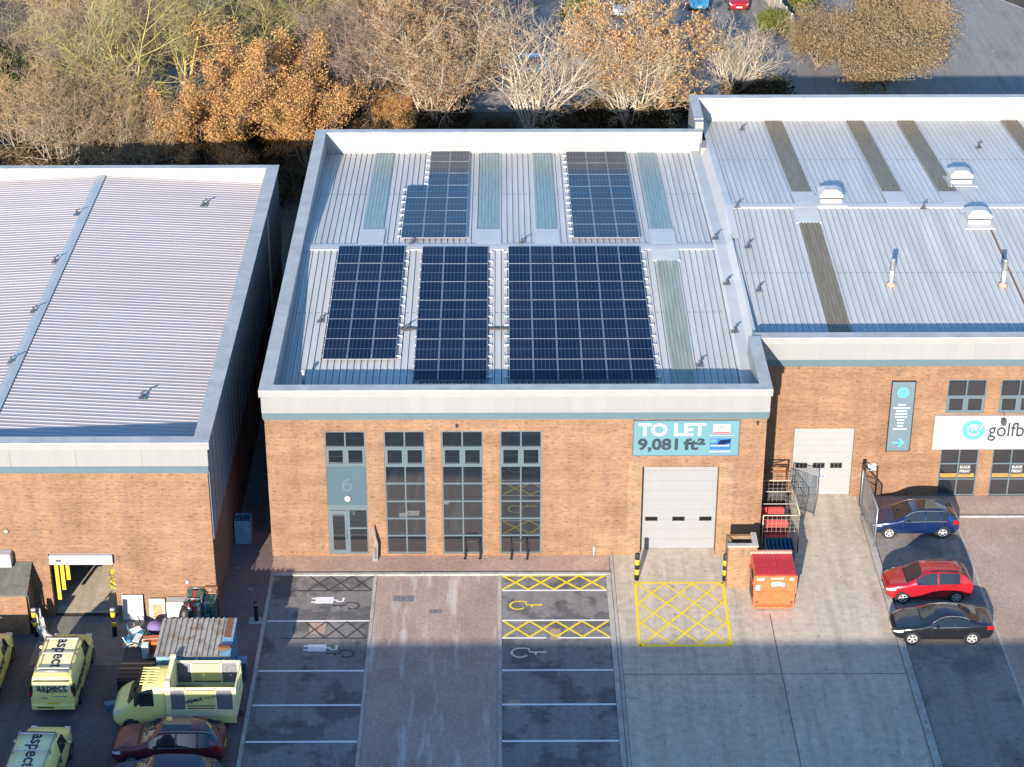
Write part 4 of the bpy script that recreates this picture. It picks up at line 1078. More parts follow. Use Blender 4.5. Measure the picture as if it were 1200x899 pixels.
# ================================================================== left yard
sh = thing('brick_shed', 'low brick lean-to with a mossy felt roof at the left edge', 'shed', (-24, -6, 0))
m = MB(); x0, x1, y0, y1 = -27, -22.0, -6.75, LY - .02
m.add([(x0, y0, 0), (x1, y0, 0), (x1, y1, 0), (x0, y1, 0), (x0, y0, 2.2), (x1, y0, 2.2), (x1, y1, 2.95), (x0, y1, 2.95)], [(0, 1, 5, 4), (1, 2, 6, 5), (2, 3, 7, 6), (3, 0, 4, 7)])
m.build('wall', 'brick_orange', sh)
m = MB(); m.add([(x0 - .1, y0 - .1, 2.17), (x1 + .1, y0 - .1, 2.17), (x1 + .1, y1, 2.99), (x0 - .1, y1, 2.99), (x0 - .1, y0 - .1, 2.27), (x1 + .1, y0 - .1, 2.27), (x1 + .1, y1, 3.09), (x0 - .1, y1, 3.09)], [(3, 2, 1, 0), (4, 5, 6, 7), (0, 1, 5, 4), (1, 2, 6, 5), (2, 3, 7, 6), (3, 0, 4, 7)])
m.build('roof', 'felt_roof', sh)
m = MB(); m.tube([(x1 + .06, y0 + .1, 2.3), (x1 + .1, y0 + .15, 1.2), (x1 + .06, y0 + .2, 0)], .05, 6); m.build('downpipe', 'black', sh)
m = MB(); m.box(-24.6, -22.75, LY - .5, LY - .02, 3.05, 3.75, bev=.03); ac = m
a_ = thing('air_conditioner', 'white box air conditioner on brick above the shed roof', 'air conditioner', (-23.6, LY - .25, 3.05))
ac.build('casing', 'white_paint', a_)
m = MB()
for k in range(6): m.box(-24.4, -23.05, LY - .512, LY - .5, 3.18 + k * .08, 3.22 + k * .08)
m.build('grille', 'wall_grey', a_)
m = MB()
for k in range(9): m.tube([(-21.9 + R_.uniform(0, .6), -6.7 + R_.uniform(-.2, .3), R_.uniform(.2, 1.3)), (-21.6 + R_.uniform(0, .5), -6.9, R_.uniform(.1, .6)), (-21.4 + R_.uniform(0, .6), -7.2, .04)], R_.uniform(.06, .16), 5)
o = m.build('plastic_wrap', 'coping_grey'); recentre(o, (-21.5, -6.8, 0)); tag(o, 'crumpled grey plastic sheeting heaped by the shed corner', 'plastic sheet')
m = MB()
for k in range(26):
    a, rr_ = R_.uniform(0, 6.28), R_.uniform(.05, .38); m.tube([(-18.62 + math.cos(a + t) * rr_, -3.0 + math.sin(a + t) * rr_ * .6, .12 + k * .045 + .06 * math.sin(3 * t)) for t in (0, .8, 1.6, 2.4)], .035, 5)
o = m.build('hose_coil', 'yellow_plastic'); recentre(o, (-18.6, -3.0, 0)); tag(o, 'heap of tangled yellow hose just inside the open garage', 'hose')
m = MB(); m.obox((-17.38, LY - .22, .66), .98, .05, 1.3, 0, 0, (rad(-8), 'X'))
o = m.build('white_board', 'white_paint'); recentre(o, (-17.38, LY - .25, 0)); tag(o, 'plain white board leaning on brick right of the garage', 'board')
def simple(name, mb, mats, base, label, cat, group=None):
    o = mb.build(name, mats); recentre(o, base); tag(o, label, cat, group); return o
simple('wooden_panel', MB().obox((-16.25, LY - .2, .55), .75, .06, 1.1, 0, 0, (rad(-7), 'X')).obox((-16.25, LY - .27, .45), .4, .03, .7, 0, 1, (rad(-7), 'X')), ['timber_pale', 'wood'], (-16.25, LY - .2, 0), 'pale wooden panel leaning on brick between white board and cabinet', 'panel')
m = MB(); m.box(-15.75, -14.72, -5.85, -5.35, 0, 1.15, bev=.02); m.box(-15.7, -14.77, -5.86, -5.85, .62, 1.1); m.box(-15.7, -14.77, -5.86, -5.85, .08, .56)
simple('white_cabinet', m, 'white_paint', (-15.2, -5.6, 0), 'white drawer cabinet dumped against the brick wall', 'cabinet')
m = MB(); m.blob((-14.78, -6.25, .62), (.34, .32, .62), 3, .14); m.tube([(-14.78, -6.25, 1.15), (-14.74, -6.22, 1.4)], [.08, .13], 7)
simple('rubbish_bag', m, 'black', (-14.78, -6.25, 0), 'tall black rubbish bag standing before the white cabinet', 'bag')
m = MB(); m.blob((-16.2, -6.7, .32), (.42, .36, .34), 8, .18)
simple('rubbish_bag', m, 'cloth_purple', (-16.2, -6.7, 0), 'round purple bag in front of the wooden panel', 'bag')
m = MB(); m.blob((-15.55, -6.55, .28), (.4, .34, .3), 9, .2)
simple('rubbish_bag', m, 'blue_steel', (-15.55, -6.55, 0), 'pale blue bag between the purple and black bags', 'bag')
m = MB()
for k in range(14): m.obox((-16.85 + R_.uniform(-.4, .45), -7.5 + R_.uniform(-.4, .4), .06 + .035 * k), R_.uniform(.3, .7), R_.uniform(.25, .5), .05, R_.uniform(0, 3), R_.randrange(3), (R_.uniform(-.25, .25), 'X'))
for k in range(22):
    a = R_.uniform(0, 6.28); x, y, L = -16.85 + R_.uniform(-.55, .5), -7.5 + R_.uniform(-.5, .5), R_.uniform(.2, .7)
    m.tube([(x, y, R_.uniform(.05, .4)), (x + L * math.cos(a), y + L * math.sin(a), R_.uniform(.05, .65))], R_.uniform(.012, .035), 5, R_.randrange(5))
for k in range(9): m.blob((-16.85 + R_.uniform(-.55, .5), -7.45 + R_.uniform(-.5, .5), R_.uniform(.1, .5)), (R_.uniform(.08, .2), R_.uniform(.08, .2), R_.uniform(.06, .16)), k, .3, 1, R_.randrange(5))
simple('waste_pile', m, ['timber_pale', 'plate_white', 'teal_crate', 'dark_grey', 'card'], (-16.85, -7.5, 0), 'low pile of flattened packaging and scraps on the asphalt', 'rubbish')
m = MB(); m.obox((-16.05, -8.0, .3), .95, .6, .6, .1, 0); m.obox((-16.05, -8.0, .61), .97, .04, .02, .1, 1)
simple('cardboard_box', m, ['orange_skip', 'timber_pale'], (-16.05, -8.0, 0), 'orange box beside the corrugated roof container', 'box')
m = MB(); m.obox((-16.35, -8.55, .35), .3, .3, .7, 0, 0); m.obox((-15.9, -8.75, .12), .7, .5, .22, .2, 1)
simple('gas_cylinder_box', m, ['plate_white', 'dark_grey'], (-16.35, -8.55, 0), 'slim white carton left of the container', 'carton')
def roll_cage(x0, x1, y0, y1, h, label, fills):
    c = thing('roll_cage', label, 'roll cage', ((x0 + x1) / 2, (y0 + y1) / 2, 0), 0, 'roll cages against the left unit')
    m = MB()
    for a, b in (((x0, y0), (x1, y0)), ((x0, y1), (x1, y1)), ((x0, y0), (x0, y1)), ((x1, y0), (x1, y1))): mesh_panel(m, a, b, h, .15, .2, .009, .022)
    m.box(x0, x1, y0, y1, .1, .15); m.build('frame', 'steel', c)
    m = MB(); rr = random.Random(len(label)); z = .16
    while z < h - .25:
        n = 3
        for i in range(n):
            w_ = (x1 - x0 - .12) / n; m.obox((x0 + .06 + (i + .5) * w_, (y0 + y1) / 2 + rr.uniform(-.05, .05), z + .12), w_ * .92, (y1 - y0) * .8, .23, rr.uniform(-.08, .08), rr.randrange(len(fills)))
        z += .25
    m.build('contents', fills, c)
roll_cage(-14.72, -14.02, -6.35, -5.45, 1.7, 'wire roll cage of red and pale boxes against the wall', ['timber_pale', 'sign_red', 'green_crate', 'plate_white'])
roll_cage(-13.98, -12.98 - .4, -6.55, -5.45, 1.6, 'wire roll cage of dark green and blue crates at the building corner', ['teal_crate', 'green_crate', 'teal_crate', 'navy'])
m = MB(); m.box(-13.95, -13.35, -5.44, -5.30, 0, 1.75); simple('brown_board', m, 'rust', (-13.65, -5.37, 0), 'brown board behind the green and blue roll cage', 'board')
# blue container with a corrugated roof
ct = thing('storage_container', 'blue steel store with a rusty corrugated roof', 'container', (-13.6, -10.4, 0))
cx0, cx1, cy0, cy1 = -15.25, -12.05, -11.75, -9.1
m = MB(); m.box(cx0, cx1, cy0, cy1, .1, 2.28)
for i in range(10): m.box(cx0 + .1 + i * .32, cx0 + .24 + i * .32, cy0 - .03, cy0, .2, 2.2)
for i in range(8): m.box(cx1, cx1 + .03, cy0 + .1 + i * .32, cy0 + .24 + i * .32, .2, 2.2); m.box(cx0 - .03, cx0, cy0 + .1 + i * .32, cy0 + .24 + i * .32, .2, 2.2)
m.build('body', 'blue_steel', ct)
m = MB()
def PC(u, v, l): return (u, v, 2.30 + (v - cy0) * .03 + l)
corrug(m, PC, cx0 - .08, cx1 - .4, .24, [cy0 - .1, cy1 + .1], ribw=.07, h=.06, mi=0, seam=0)
m.quad((cx0 - .08, cy0 - .1, 2.29), (cx1 + .08, cy0 - .1, 2.29), (cx1 + .08, cy1 + .1, 2.33), (cx0 - .08, cy1 + .1, 2.33))
rr_ = m.build('roof', 'corr_rust', ct)
m = MB(); m.quad(PC(cx1 - .39, cy0 - .1, .03), PC(cx1 + .06, cy0 - .1, .03), PC(cx1 + .06, cy1 + .1, .03), PC(cx1 - .39, cy1 + .1, .03)); m.build('roof_patch', 'blue_steel', rr_)
m = MB(); m.quad(PC(cx1 - .37, cy0 + 1.3, .034), PC(cx1 - .05, cy0 + 1.3, .034), PC(cx1 - .05, cy1 + .1, .034), PC(cx1 - .37, cy1 + .1, .034)); m.build('roof_patch', 'rust', rr_)
m = MB(); m.blob((-12.3, -11.3, 2.42), (.3, .25, .09), 4, .3); simple('rubble_lump', m, 'rust', (-12.3, -11.3, 2.33), 'brown lump of debris on the container roof corner', 'debris')
m = MB(); m.box(-17.05, -15.55, -11.9, -10.4, 0, 1.1, 0, .06)
for k in range(4): m.box(-17.08, -15.52, -11.88 + k * .38, -11.72 + k * .38, 1.1, 1.18, 0, .02)
m.box(-17.0, -15.6, -11.8, -10.5, 1.1, 1.14)
simple('tool_chest', m, 'black', (-16.3, -11.1, 0), 'black ribbed lidded chest between truck cab and container', 'chest')
m = MB(); m.box(-11.95, -11.55, -10.4, -9.9, 0, .9); m.box(-11.97, -11.53, -10.42, -9.88, .9, .96, 1)
simple('wheeled_bin', m, ['slate', 'blue_steel'], (-11.75, -10.1, 0), 'small blue lidded bin right of the container', 'bin')
m = MB(); m.obox((-17.3, -12.4, .12), .55, .35, .24, .3); simple('glass_tank', m, 'teal_crate', (-17.3, -12.4, 0), 'small teal box on the asphalt ahead of the truck', 'box')
# pallet crate in the alley
crate(-13.35, -12.55, 1.1, 1.9, .02, 1.35, 'blue_steel', ['teal_crate', 'slate'], 'pale blue crate against the side wall in the alley', 'pallet_crate', bottles=False)
m = MB(); m.tube([(LX1 + .12, 21.5, 0), (LX1 + .12, 21.5, 9.2)], .05, 6); simple('downpipe', m, 'coping_grey', (LX1 + .12, 21.5, 0), 'tall pale downpipe on the shaded alley wall', 'pipe')
for nm, x, z, lab in (('wall_light', -22.9, 4.75, 'small white lamp on brick above the air conditioner'), ('wall_light', -14.75, 1.95, 'small white lamp on brick above the roll cages')):
    m = MB(); m.lathe([(.1, 0), (.1, -.08), (.05, -.13), (.01, -.14)], (x, LY, z), 'Y', 12); simple(nm, m, 'white_paint', (x, LY, z), lab, 'lamp')

# opposite units, out of frame: they cast the long shade over the forecourt
# opposite units, out of frame: they cast the long shade over the forecourt
sunTY = .308                                              # rise of the sun per metre towards -Y
def shade_block(x0, x1, yend, label, y=-36.0, back=-58):
    h = (yend - y) * sunTY
    o = thing('opposite_unit', label, 'warehouse', ((x0 + x1) / 2, y - 8, 0))
    m = MB(); m.box(x0, x1, back, y, 0, h - .4); m.build('wall', 'brick_red', o)
    m = MB(); m.box(x0 - .02, x1 + .02, back - .05, y + .05, h - .4, h); m.build('parapet', 'fascia_grey', o)
    return o, h
def xsrc(xg, yend, y=-36.0): return xg - .231 * (yend - y)
shade_block(-75, 60, -7.55, 'long low unit across the yard, opposite the solar roof')

for x, y, z, lab in ((-2.2, -.02, 7.38, 'tiny dark camera on brick above the second pair of tall windows'), (12.2, -.02, 7.5, 'tiny dark camera on brick right of the to let board')):
    m = MB(); m.box(x - .05, x + .05, y - .16, y + .02, z - .06, z + .06, bev=.01); m.tube([(x, y - .16, z), (x, y - .24, z - .03)], .035, 8); simple('security_camera', m, 'dark_grey', (x, y + .02, z), lab, 'camera')
# ================================================================== vehicles
def pchip(xs, ys):
    xs = np.array(xs, float); ys = np.array(ys, float); h = np.diff(xs); d = np.diff(ys) / h
    m = np.zeros_like(ys); m[0], m[-1] = d[0], d[-1]
    for i in range(1, len(xs) - 1):
        if d[i - 1] * d[i] > 0:
            w1, w2 = 2 * h[i] + h[i - 1], h[i] + 2 * h[i - 1]; m[i] = (w1 + w2) / (w1 / d[i - 1] + w2 / d[i])
    def f(x):
        x = min(max(x, xs[0]), xs[-1]); i = min(int(np.searchsorted(xs, x, side='right')) - 1, len(xs) - 2); i = max(i, 0)
        t = (x - xs[i]) / h[i]
        return float((2 * t**3 - 3 * t**2 + 1) * ys[i] + (t**3 - 2 * t**2 + t) * h[i] * m[i] + (-2 * t**3 + 3 * t**2) * ys[i + 1] + (t**3 - t**2) * h[i] * m[i + 1])
    return f

class Car:
    """lofted body: x from the nose (0) to the tail (L); sections carry sill, flank, belt line, glasshouse and roof"""
    def __init__(s, L, top, half, belt, roofw, sill=(( 0, .34), (.25, .22), (1, .2)), keys=(), n=44):
        s.L = L; s.top = pchip(*zip(*top)); s.half = pchip(*zip(*half)); s.belt = pchip(*zip(*belt)); s.rw = pchip(*zip(*roofw))
        sl = [(a * L if a <= 1 and i else a, z) for i, (a, z) in enumerate(sill)]; s.sill = pchip(*zip(*[(0, .36), (.3, .22), (L - .3, .22), (L, .38)]))
        X = sorted(set([round(v, 3) for v in list(np.linspace(0, L, n)) + list(keys)])); xs = [X[0]]
        for v in X[1:]:
            if v - xs[-1] > .012 or v in keys: xs.append(v)
        s.xs = xs
    def prof(s, x):
        zt = s.top(x); w = s.half(x); zs = s.sill(x); bz = min(s.belt(x), zt - .045); t = zt - bz
        k = min(1, max(0, (t - .05) / .38)); k = k * k * (3 - 2 * k)
        y5 = w * .965; y6 = (y5 - .05) * (1 - k) + s.rw(x) * k; z6 = bz + t * (.72 * (1 - k) + .90 * k)
        y7 = y6 * (.78 * (1 - k) + .90 * k); z7 = zt - (.012 + .01 * k)
        zm = zs + (bz - zs) * .5
        return [(0, zs), (w * .80, zs), (w * .965, zs + .07), (w * .995, zs + (bz - zs) * .32), (w, zm), (w * .992, bz - (bz - zs) * .22), (y5, bz), (y6, z6), (y7, z7), (y7 * .5, zt - .003), (0, zt)]
    def P(s, x, j, side, lift=0):
        p = s.prof(x); y, z = p[j]
        return (x, side * (y + lift), z + (lift if j >= 8 else 0))
    def build(s, name, label, cat, paint, loc, rz, glass, wheels, group=None, trim='black', wheel_r=.32, rim='alloy', lights=True, plates='plate_yellow', roofmat=None, grille=True, mirrors=True, hl=(0, .55), tl=None):
        root = thing(name, label, cat, loc, rz, group); L = s.L; ox = L / 2
        P = {k: s.prof(x) for k, x in enumerate(s.xs)}; N = len(s.xs); NJ = 11
        body = MB(); parts = {}
        for side in (1, -1):
            for i in range(N - 1):
                xm = (s.xs[i] + s.xs[i + 1]) / 2
                for j in range(NJ - 1):
                    q = [(s.xs[i], side * P[i][j][0], P[i][j][1]), (s.xs[i + 1], side * P[i + 1][j][0], P[i + 1][j][1]), (s.xs[i + 1], side * P[i + 1][j + 1][0], P[i + 1][j + 1][1]), (s.xs[i], side * P[i][j + 1][0], P[i][j + 1][1])]
                    q = [(x - ox, y, z) for x, y, z in q]
                    if side > 0: q = q[::-1]
                    key = None
                    for (nm, kind, a, b) in glass:
                        if a <= xm <= b and ((kind == 'side' and j == 6) or (kind == 'top' and j in (8, 9)) or (kind == 'wide' and j in (7, 8, 9))): key = (nm, a, side if kind == 'side' else 0)
                    tgt = body if key is None else parts.setdefault(key, MB())
                    tgt.add(q, [(0, 1, 2, 3)], 1 if (key is None and (j <= 1 or (j in (8, 9) and any(nm == 'windscreen' and a - .09 < xm < a for nm, kd, a, b in glass)))) else 0, True)
        for i, rev in ((0, False), (N - 1, True)):
            pr = [(s.xs[i] - ox, y, z) for y, z in P[i]] + [(s.xs[i] - ox, -y, z) for y, z in P[i][::-1][1:-1]]
            body.poly(pr if rev else pr[::-1])
        bo = body.build('body', [paint, trim], root, world=False)
        bm = bmesh.new(); bm.from_mesh(bo.data); bmesh.ops.remove_doubles(bm, verts=bm.verts, dist=.0005); bm.to_mesh(bo.data); bm.free()
        for (nm, a, sd), mb in parts.items():
            o = mb.build(nm, 'car_glass', root, world=False)
            bm = bmesh.new(); bm.from_mesh(o.data); bmesh.ops.remove_doubles(bm, verts=bm.verts, dist=.0005); bm.to_mesh(o.data); bm.free()
        r = wheel_r
        for wx in wheels:
            for side in (1, -1):
                w = s.half(wx) - .005
                ar = MB(); pts = []
                k = 18; vs = []
                for q in range(k + 1):
                    t = math.pi * q / k; vs.append((wx - ox + (r + .065) * math.cos(t), side * (w + .006), r + (r + .05) * math.sin(t)))
                vs = [(wx - ox + (r + .065), side * (w + .006), .2)] + vs + [(wx - ox - (r + .065), side * (w + .006), .2)]
                ar.poly(vs if side < 0 else vs[::-1]); ar.build('wheel_arch', trim, root, world=False)
                ty = MB(); y0 = side * (w - .2); y1 = side * (w + .022)
                ty.lathe([(r * .6, y0), (r, y0 + side * .02), (r, y1 - side * .03), (r * .94, y1), (r * .70, y1 + side * .002), (r * .66, y1 - side * .02)], (wx - ox, 0, r), 'Y', 22, 0)
                wh = ty.build('wheel', 'tyre', root, world=False)
                rm = MB(); rm.lathe([(r * .66, y1 - side * .019), (r * .64, y1 - side * .017), (.02, y1 - side * .017)], (wx - ox, 0, r), 'Y', 22, 1, False)
                for q in range(5):
                    t = 2 * math.pi * q / 5 + .3; c_, s_ = math.cos(t), math.sin(t); a = r * .09; b = r * .14
                    f = y1 - side * .008
                    v4 = [(wx - ox + c_ * r * .1 - s_ * a, f, r + s_ * r * .1 + c_ * a), (wx - ox + c_ * r * .1 + s_ * a, f, r + s_ * r * .1 - c_ * a), (wx - ox + c_ * r * .66 + s_ * b, f, r + s_ * r * .66 - c_ * b), (wx - ox + c_ * r * .66 - s_ * b, f, r + s_ * r * .66 + c_ * b)]
                    rm.poly(v4 if side > 0 else v4[::-1], 0)
                ring = [(math.cos(2 * math.pi * q / 22), math.sin(2 * math.pi * q / 22)) for q in range(22)]; rm.add([(wx - ox + c_ * r * .68, y1 - side * .005, r + s_ * r * .68) for c_, s_ in ring] + [(wx - ox + c_ * r * .57, y1 - side * .005, r + s_ * r * .57) for c_, s_ in ring], [(q, (q + 1) % 22, (q + 1) % 22 + 22, q + 22) for q in range(22)], 0)
                rm.lathe([(r * .16, y1 - side * .03), (r * .16, y1 - side * .006), (.01, y1 - side * .004)], (wx - ox, 0, r), 'Y', 12, 0, False)
                rm.build('rim', [rim, 'black'], wh, world=False)
        def patch(nm, mat, xa, xb, ja, jb, side, lift=.006, fj=None):
            m = MB(); xs = np.linspace(xa, xb, 7); V = []
            for x in xs:
                p = s.prof(x)
                for t in np.linspace(ja, jb, 5):
                    j = min(int(t), NJ - 2); f = t - j; y = p[j][0] * (1 - f) + p[j + 1][0] * f; z = p[j][1] * (1 - f) + p[j + 1][1] * f
                    V.append((x - ox - (lift if x < .2 * L else (-lift if x > .8 * L else 0)), side * (y + lift), z + lift * .5))
            F = []
            for i in range(6):
                for j in range(4):
                    a = i * 5 + j; F.append((a, a + 5, a + 6, a + 1) if side < 0 else (a, a + 1, a + 6, a + 5))
            m.add(V, F, 0, True); return m.build(nm, mat, root, world=False)
        if lights:
            for side in (1, -1):
                patch('headlight', 'lamp_clear', hl[0] + .03, hl[1] * .8, 5.1, 6.2, side)
                a, b = tl or (L - .36, L - .015)
                patch('tail_light', 'lamp_red', a, b, 4.8, 6.1, side)
        m = MB(); z0 = s.sill(L) + .12
        m.box(L - ox - .01, L - ox + .022, -.26, .26, z0 + .1, z0 + .21); m.build('number_plate', plates, root, world=False)
        if grille:
            m = MB(); wf = s.half(0); zz = s.top(0); m.box(-ox - .02, -ox + .03, -wf * .55, wf * .55, s.sill(0) + .06, zz - .09, bev=.01); g = m.build('grille', trim, root, world=False)
            m = MB(); m.box(-ox - .03, -ox - .018, -.26, .26, s.sill(0) + .1, s.sill(0) + .21); m.build('number_plate', 'plate_white', root, world=False)
        if mirrors:
            gx = [b for (nm, k, a, b) in glass if nm == 'windscreen'][0] - .15
            for side in (1, -1):
                m = MB(); y = s.half(gx); z = s.belt(gx) + .05
                m.blob((gx - ox, side * (y + .10), z + .03), (.07, .11, .08), 5, .02); m.tube([(gx - ox, side * (y - .06), z - .03), (gx - ox, side * (y + .06), z)], .03, 6)
                m.build('mirror', paint, root, world=False)
        return root
    def seam(s, root, xs, mat='black', j0=3, j1=6):
        for side in (1, -1):
            m = MB()
            for x in xs:
                p = s.prof(x)
                for j in range(j0, j1): m.quad((x - s.L / 2 - .008, side * (p[j][0] + .003), p[j][1]), (x - s.L / 2 + .008, side * (p[j][0] + .003), p[j][1]), (x - s.L / 2 + .008, side * (p[j + 1][0] + .003), p[j + 1][1]), (x - s.L / 2 - .008, side * (p[j + 1][0] + .003), p[j + 1][1]))
            m.build('door_seam', mat, root, world=False)
            m = MB()
            for x in xs[1:]:
                p = s.prof(x - .14); y = p[5][0] * .5 + p[6][0] * .5; z = p[5][1] * .5 + p[6][1] * .5
                m.box(x - s.L / 2 - .22, x - s.L / 2 - .06, min(side * y, side * (y + .025)), max(side * y, side * (y + .025)), z - .02, z + .015)
            m.build('door_handle', mat, root, world=False)
    def chrome(s, root, xa, xb, mat='steel'):
        for side in (1, -1):
            m = MB(); pts = [(x - s.L / 2, side * (s.prof(x)[6][0] + .006), s.prof(x)[6][1]) for x in np.linspace(xa, xb, 10)]
            m.tube(pts, .012, 4); pts = [(x - s.L / 2, side * (s.prof(x)[7][0] + .008), s.prof(x)[7][1] + .004) for x in np.linspace(xa, xb, 12)]
            m.tube(pts, .012, 4); m.build('window_trim', mat, root, world=False)

hatch = Car(4.35, [(0, .66), (.12, .78), (.5, .90), (1.15, .99), (1.5, 1.17), (1.95, 1.40), (2.4, 1.475), (3.2, 1.46), (3.75, 1.37), (4.05, 1.16), (4.25, .96), (4.35, .82)],
            [(0, .58), (.15, .74), (.5, .86), (1, .90), (3.2, .90), (3.9, .87), (4.25, .80), (4.35, .70)],
            [(0, .66), (1.0, .93), (2, .95), (3.3, .98), (4.35, .98)], [(0, .7), (1.5, .70), (2.2, .60), (3.2, .59), (3.8, .56), (4.35, .6)],
            keys=(1.2, 1.92, 1.45, 2.55, 2.63, 3.35, 3.42, 3.72, 4.14))
G_H = [('windscreen', 'top', 1.2, 1.92), ('side_window', 'side', 1.55, 2.55), ('side_window', 'side', 2.63, 3.35), ('side_window', 'side', 3.42, 3.74), ('rear_window', 'wide', 3.72, 4.14)]
c1 = hatch.build('parked_car', 'glossy dark blue hatchback nearest the shop windows', 'car', 'paint_blue', (20.72, 2.35, .01), 0, G_H, (.82, 3.50), 'cars in the side car park')
hatch.seam(c1, (1.5, 2.6, 3.45)); hatch.chrome(c1, 1.6, 3.7)
m = MB(); m.quad((.15, -.45, 1.486), (1.05, -.45, 1.475), (1.05, .45, 1.475), (.15, .45, 1.486)); m.build('roof_glass', 'car_glass', c1, world=False)
suv = Car(4.15, [(0, .74), (.12, .86), (.45, .98), (1.0, 1.05), (1.35, 1.25), (1.75, 1.48), (2.2, 1.565), (3.1, 1.55), (3.6, 1.46), (3.9, 1.25), (4.08, 1.02), (4.15, .9)],
          [(0, .60), (.15, .76), (.5, .87), (1, .90), (3.2, .90), (3.8, .87), (4.08, .82), (4.15, .74)],
          [(0, .72), (1.0, .99), (2, 1.02), (3.3, 1.05), (4.15, 1.05)], [(0, .7), (1.4, .70), (2.1, .62), (3.1, .61), (3.7, .58), (4.15, .6)],
          keys=(1.05, 1.72, 1.40, 2.40, 2.48, 3.25, 3.48, 3.58, 4.0))
G_S = [('windscreen', 'top', 1.05, 1.72), ('side_window', 'side', 1.42, 2.40), ('side_window', 'side', 2.48, 3.48), ('rear_window', 'wide', 3.60, 4.0)]
c2 = suv.build('parked_car', 'bright red compact hatchback between the blue and the black car', 'car', 'paint_red', (20.30, -3.5, .01), rad(1), G_S, (.80, 3.35), 'cars in the side car park')
suv.seam(c2, (1.4, 2.44, 3.3))
m = MB()
for sd in (1, -1): m.tube([(.0, sd * .56, 1.58), (.9, sd * .56, 1.575), (1.35, sd * .54, 1.53)], .02, 5)
m.build('roof_rail', 'black', c2, world=False)
coupe = Car(4.65, [(0, .62), (.12, .72), (.6, .86), (1.3, .95), (1.65, 1.10), (2.15, 1.31), (2.6, 1.375), (3.1, 1.34), (3.6, 1.20), (4.05, 1.03), (4.4, .99), (4.6, .94), (4.65, .85)],
            [(0, .60), (.15, .76), (.5, .87), (1, .92), (3.4, .925), (4.1, .88), (4.5, .80), (4.65, .70)],
            [(0, .62), (1.1, .90), (2.2, .92), (3.4, .94), (4.65, .97)], [(0, .7), (1.7, .70), (2.4, .57), (3.1, .56), (3.7, .58), (4.65, .62)],
            keys=(1.36, 2.12, 1.7, 2.75, 2.82, 3.5, 3.12, 3.95))
G_C = [('windscreen', 'top', 1.36, 2.12), ('side_window', 'side', 1.75, 2.75), ('side_window', 'side', 2.82, 3.52), ('rear_window', 'top', 3.12, 3.95)]
c3 = coupe.build('parked_car', 'low black two door coupe at the front of the parked row', 'car', 'paint_black', (20.35, -6.9, .01), 0, G_C, (.86, 3.62), 'cars in the side car park', wheel_r=.335)
coupe.seam(c3, (1.72, 2.95)); coupe.chrome(c3, 1.75, 3.5)
big = Car(4.75, [(0, .74), (.12, .88), (.5, 1.02), (1.2, 1.10), (1.6, 1.32), (2.05, 1.57), (2.5, 1.66), (3.5, 1.645), (4.0, 1.55), (4.35, 1.34), (4.65, 1.08), (4.75, .92)],
          [(0, .60), (.15, .78), (.5, .92), (1, .95), (3.5, .955), (4.3, .92), (4.65, .84), (4.75, .74)],
          [(0, .72), (1.1, 1.04), (2, 1.06), (3.6, 1.10), (4.75, 1.12)], [(0, .7), (1.6, .72), (2.3, .64), (3.5, .62), (4.2, .58), (4.75, .6)],
          keys=(1.24, 2.02, 1.62, 2.75, 2.84, 3.65, 3.74, 4.2, 4.0, 4.52))
G_B = [('windscreen', 'top', 1.24, 2.02), ('side_window', 'side', 1.66, 2.75), ('side_window', 'side', 2.84, 3.65), ('side_window', 'side', 3.74, 4.15), ('rear_window', 'wide', 4.02, 4.52)]
c4 = big.build('parked_car', 'dark maroon estate car parked alongside the yellow tipper truck', 'car', 'paint_maroon', (-14.2, -15.85, .01), 0, G_B, (.9, 3.72), 'cars in the left yard', wheel_r=.36)
big.seam(c4, (1.6, 2.8, 3.7)); big.chrome(c4, 1.7, 4.1)
m = MB(); m.quad((-.2, -.5, 1.668), (1.0, -.5, 1.662), (1.0, .5, 1.662), (-.2, .5, 1.668)); m.build('roof_glass', 'car_glass', c4, world=False)
m = MB()
for sd in (1, -1): m.tube([(-.35, sd * .60, 1.66), (.3, sd * .60, 1.70), (1.5, sd * .585, 1.67), (1.9, sd * .57, 1.6)], .022, 5)
m.build('roof_rail', 'steel', c4, world=False)
c5 = big.build('parked_car', 'dark blue grey car at the bottom edge beside the maroon car', 'car', 'matt_navy', (-14.1, -18.45, .01), 0, G_B, (.9, 3.72), 'cars in the left yard', wheel_r=.36)
big.seam(c5, (1.6, 2.8, 3.7))

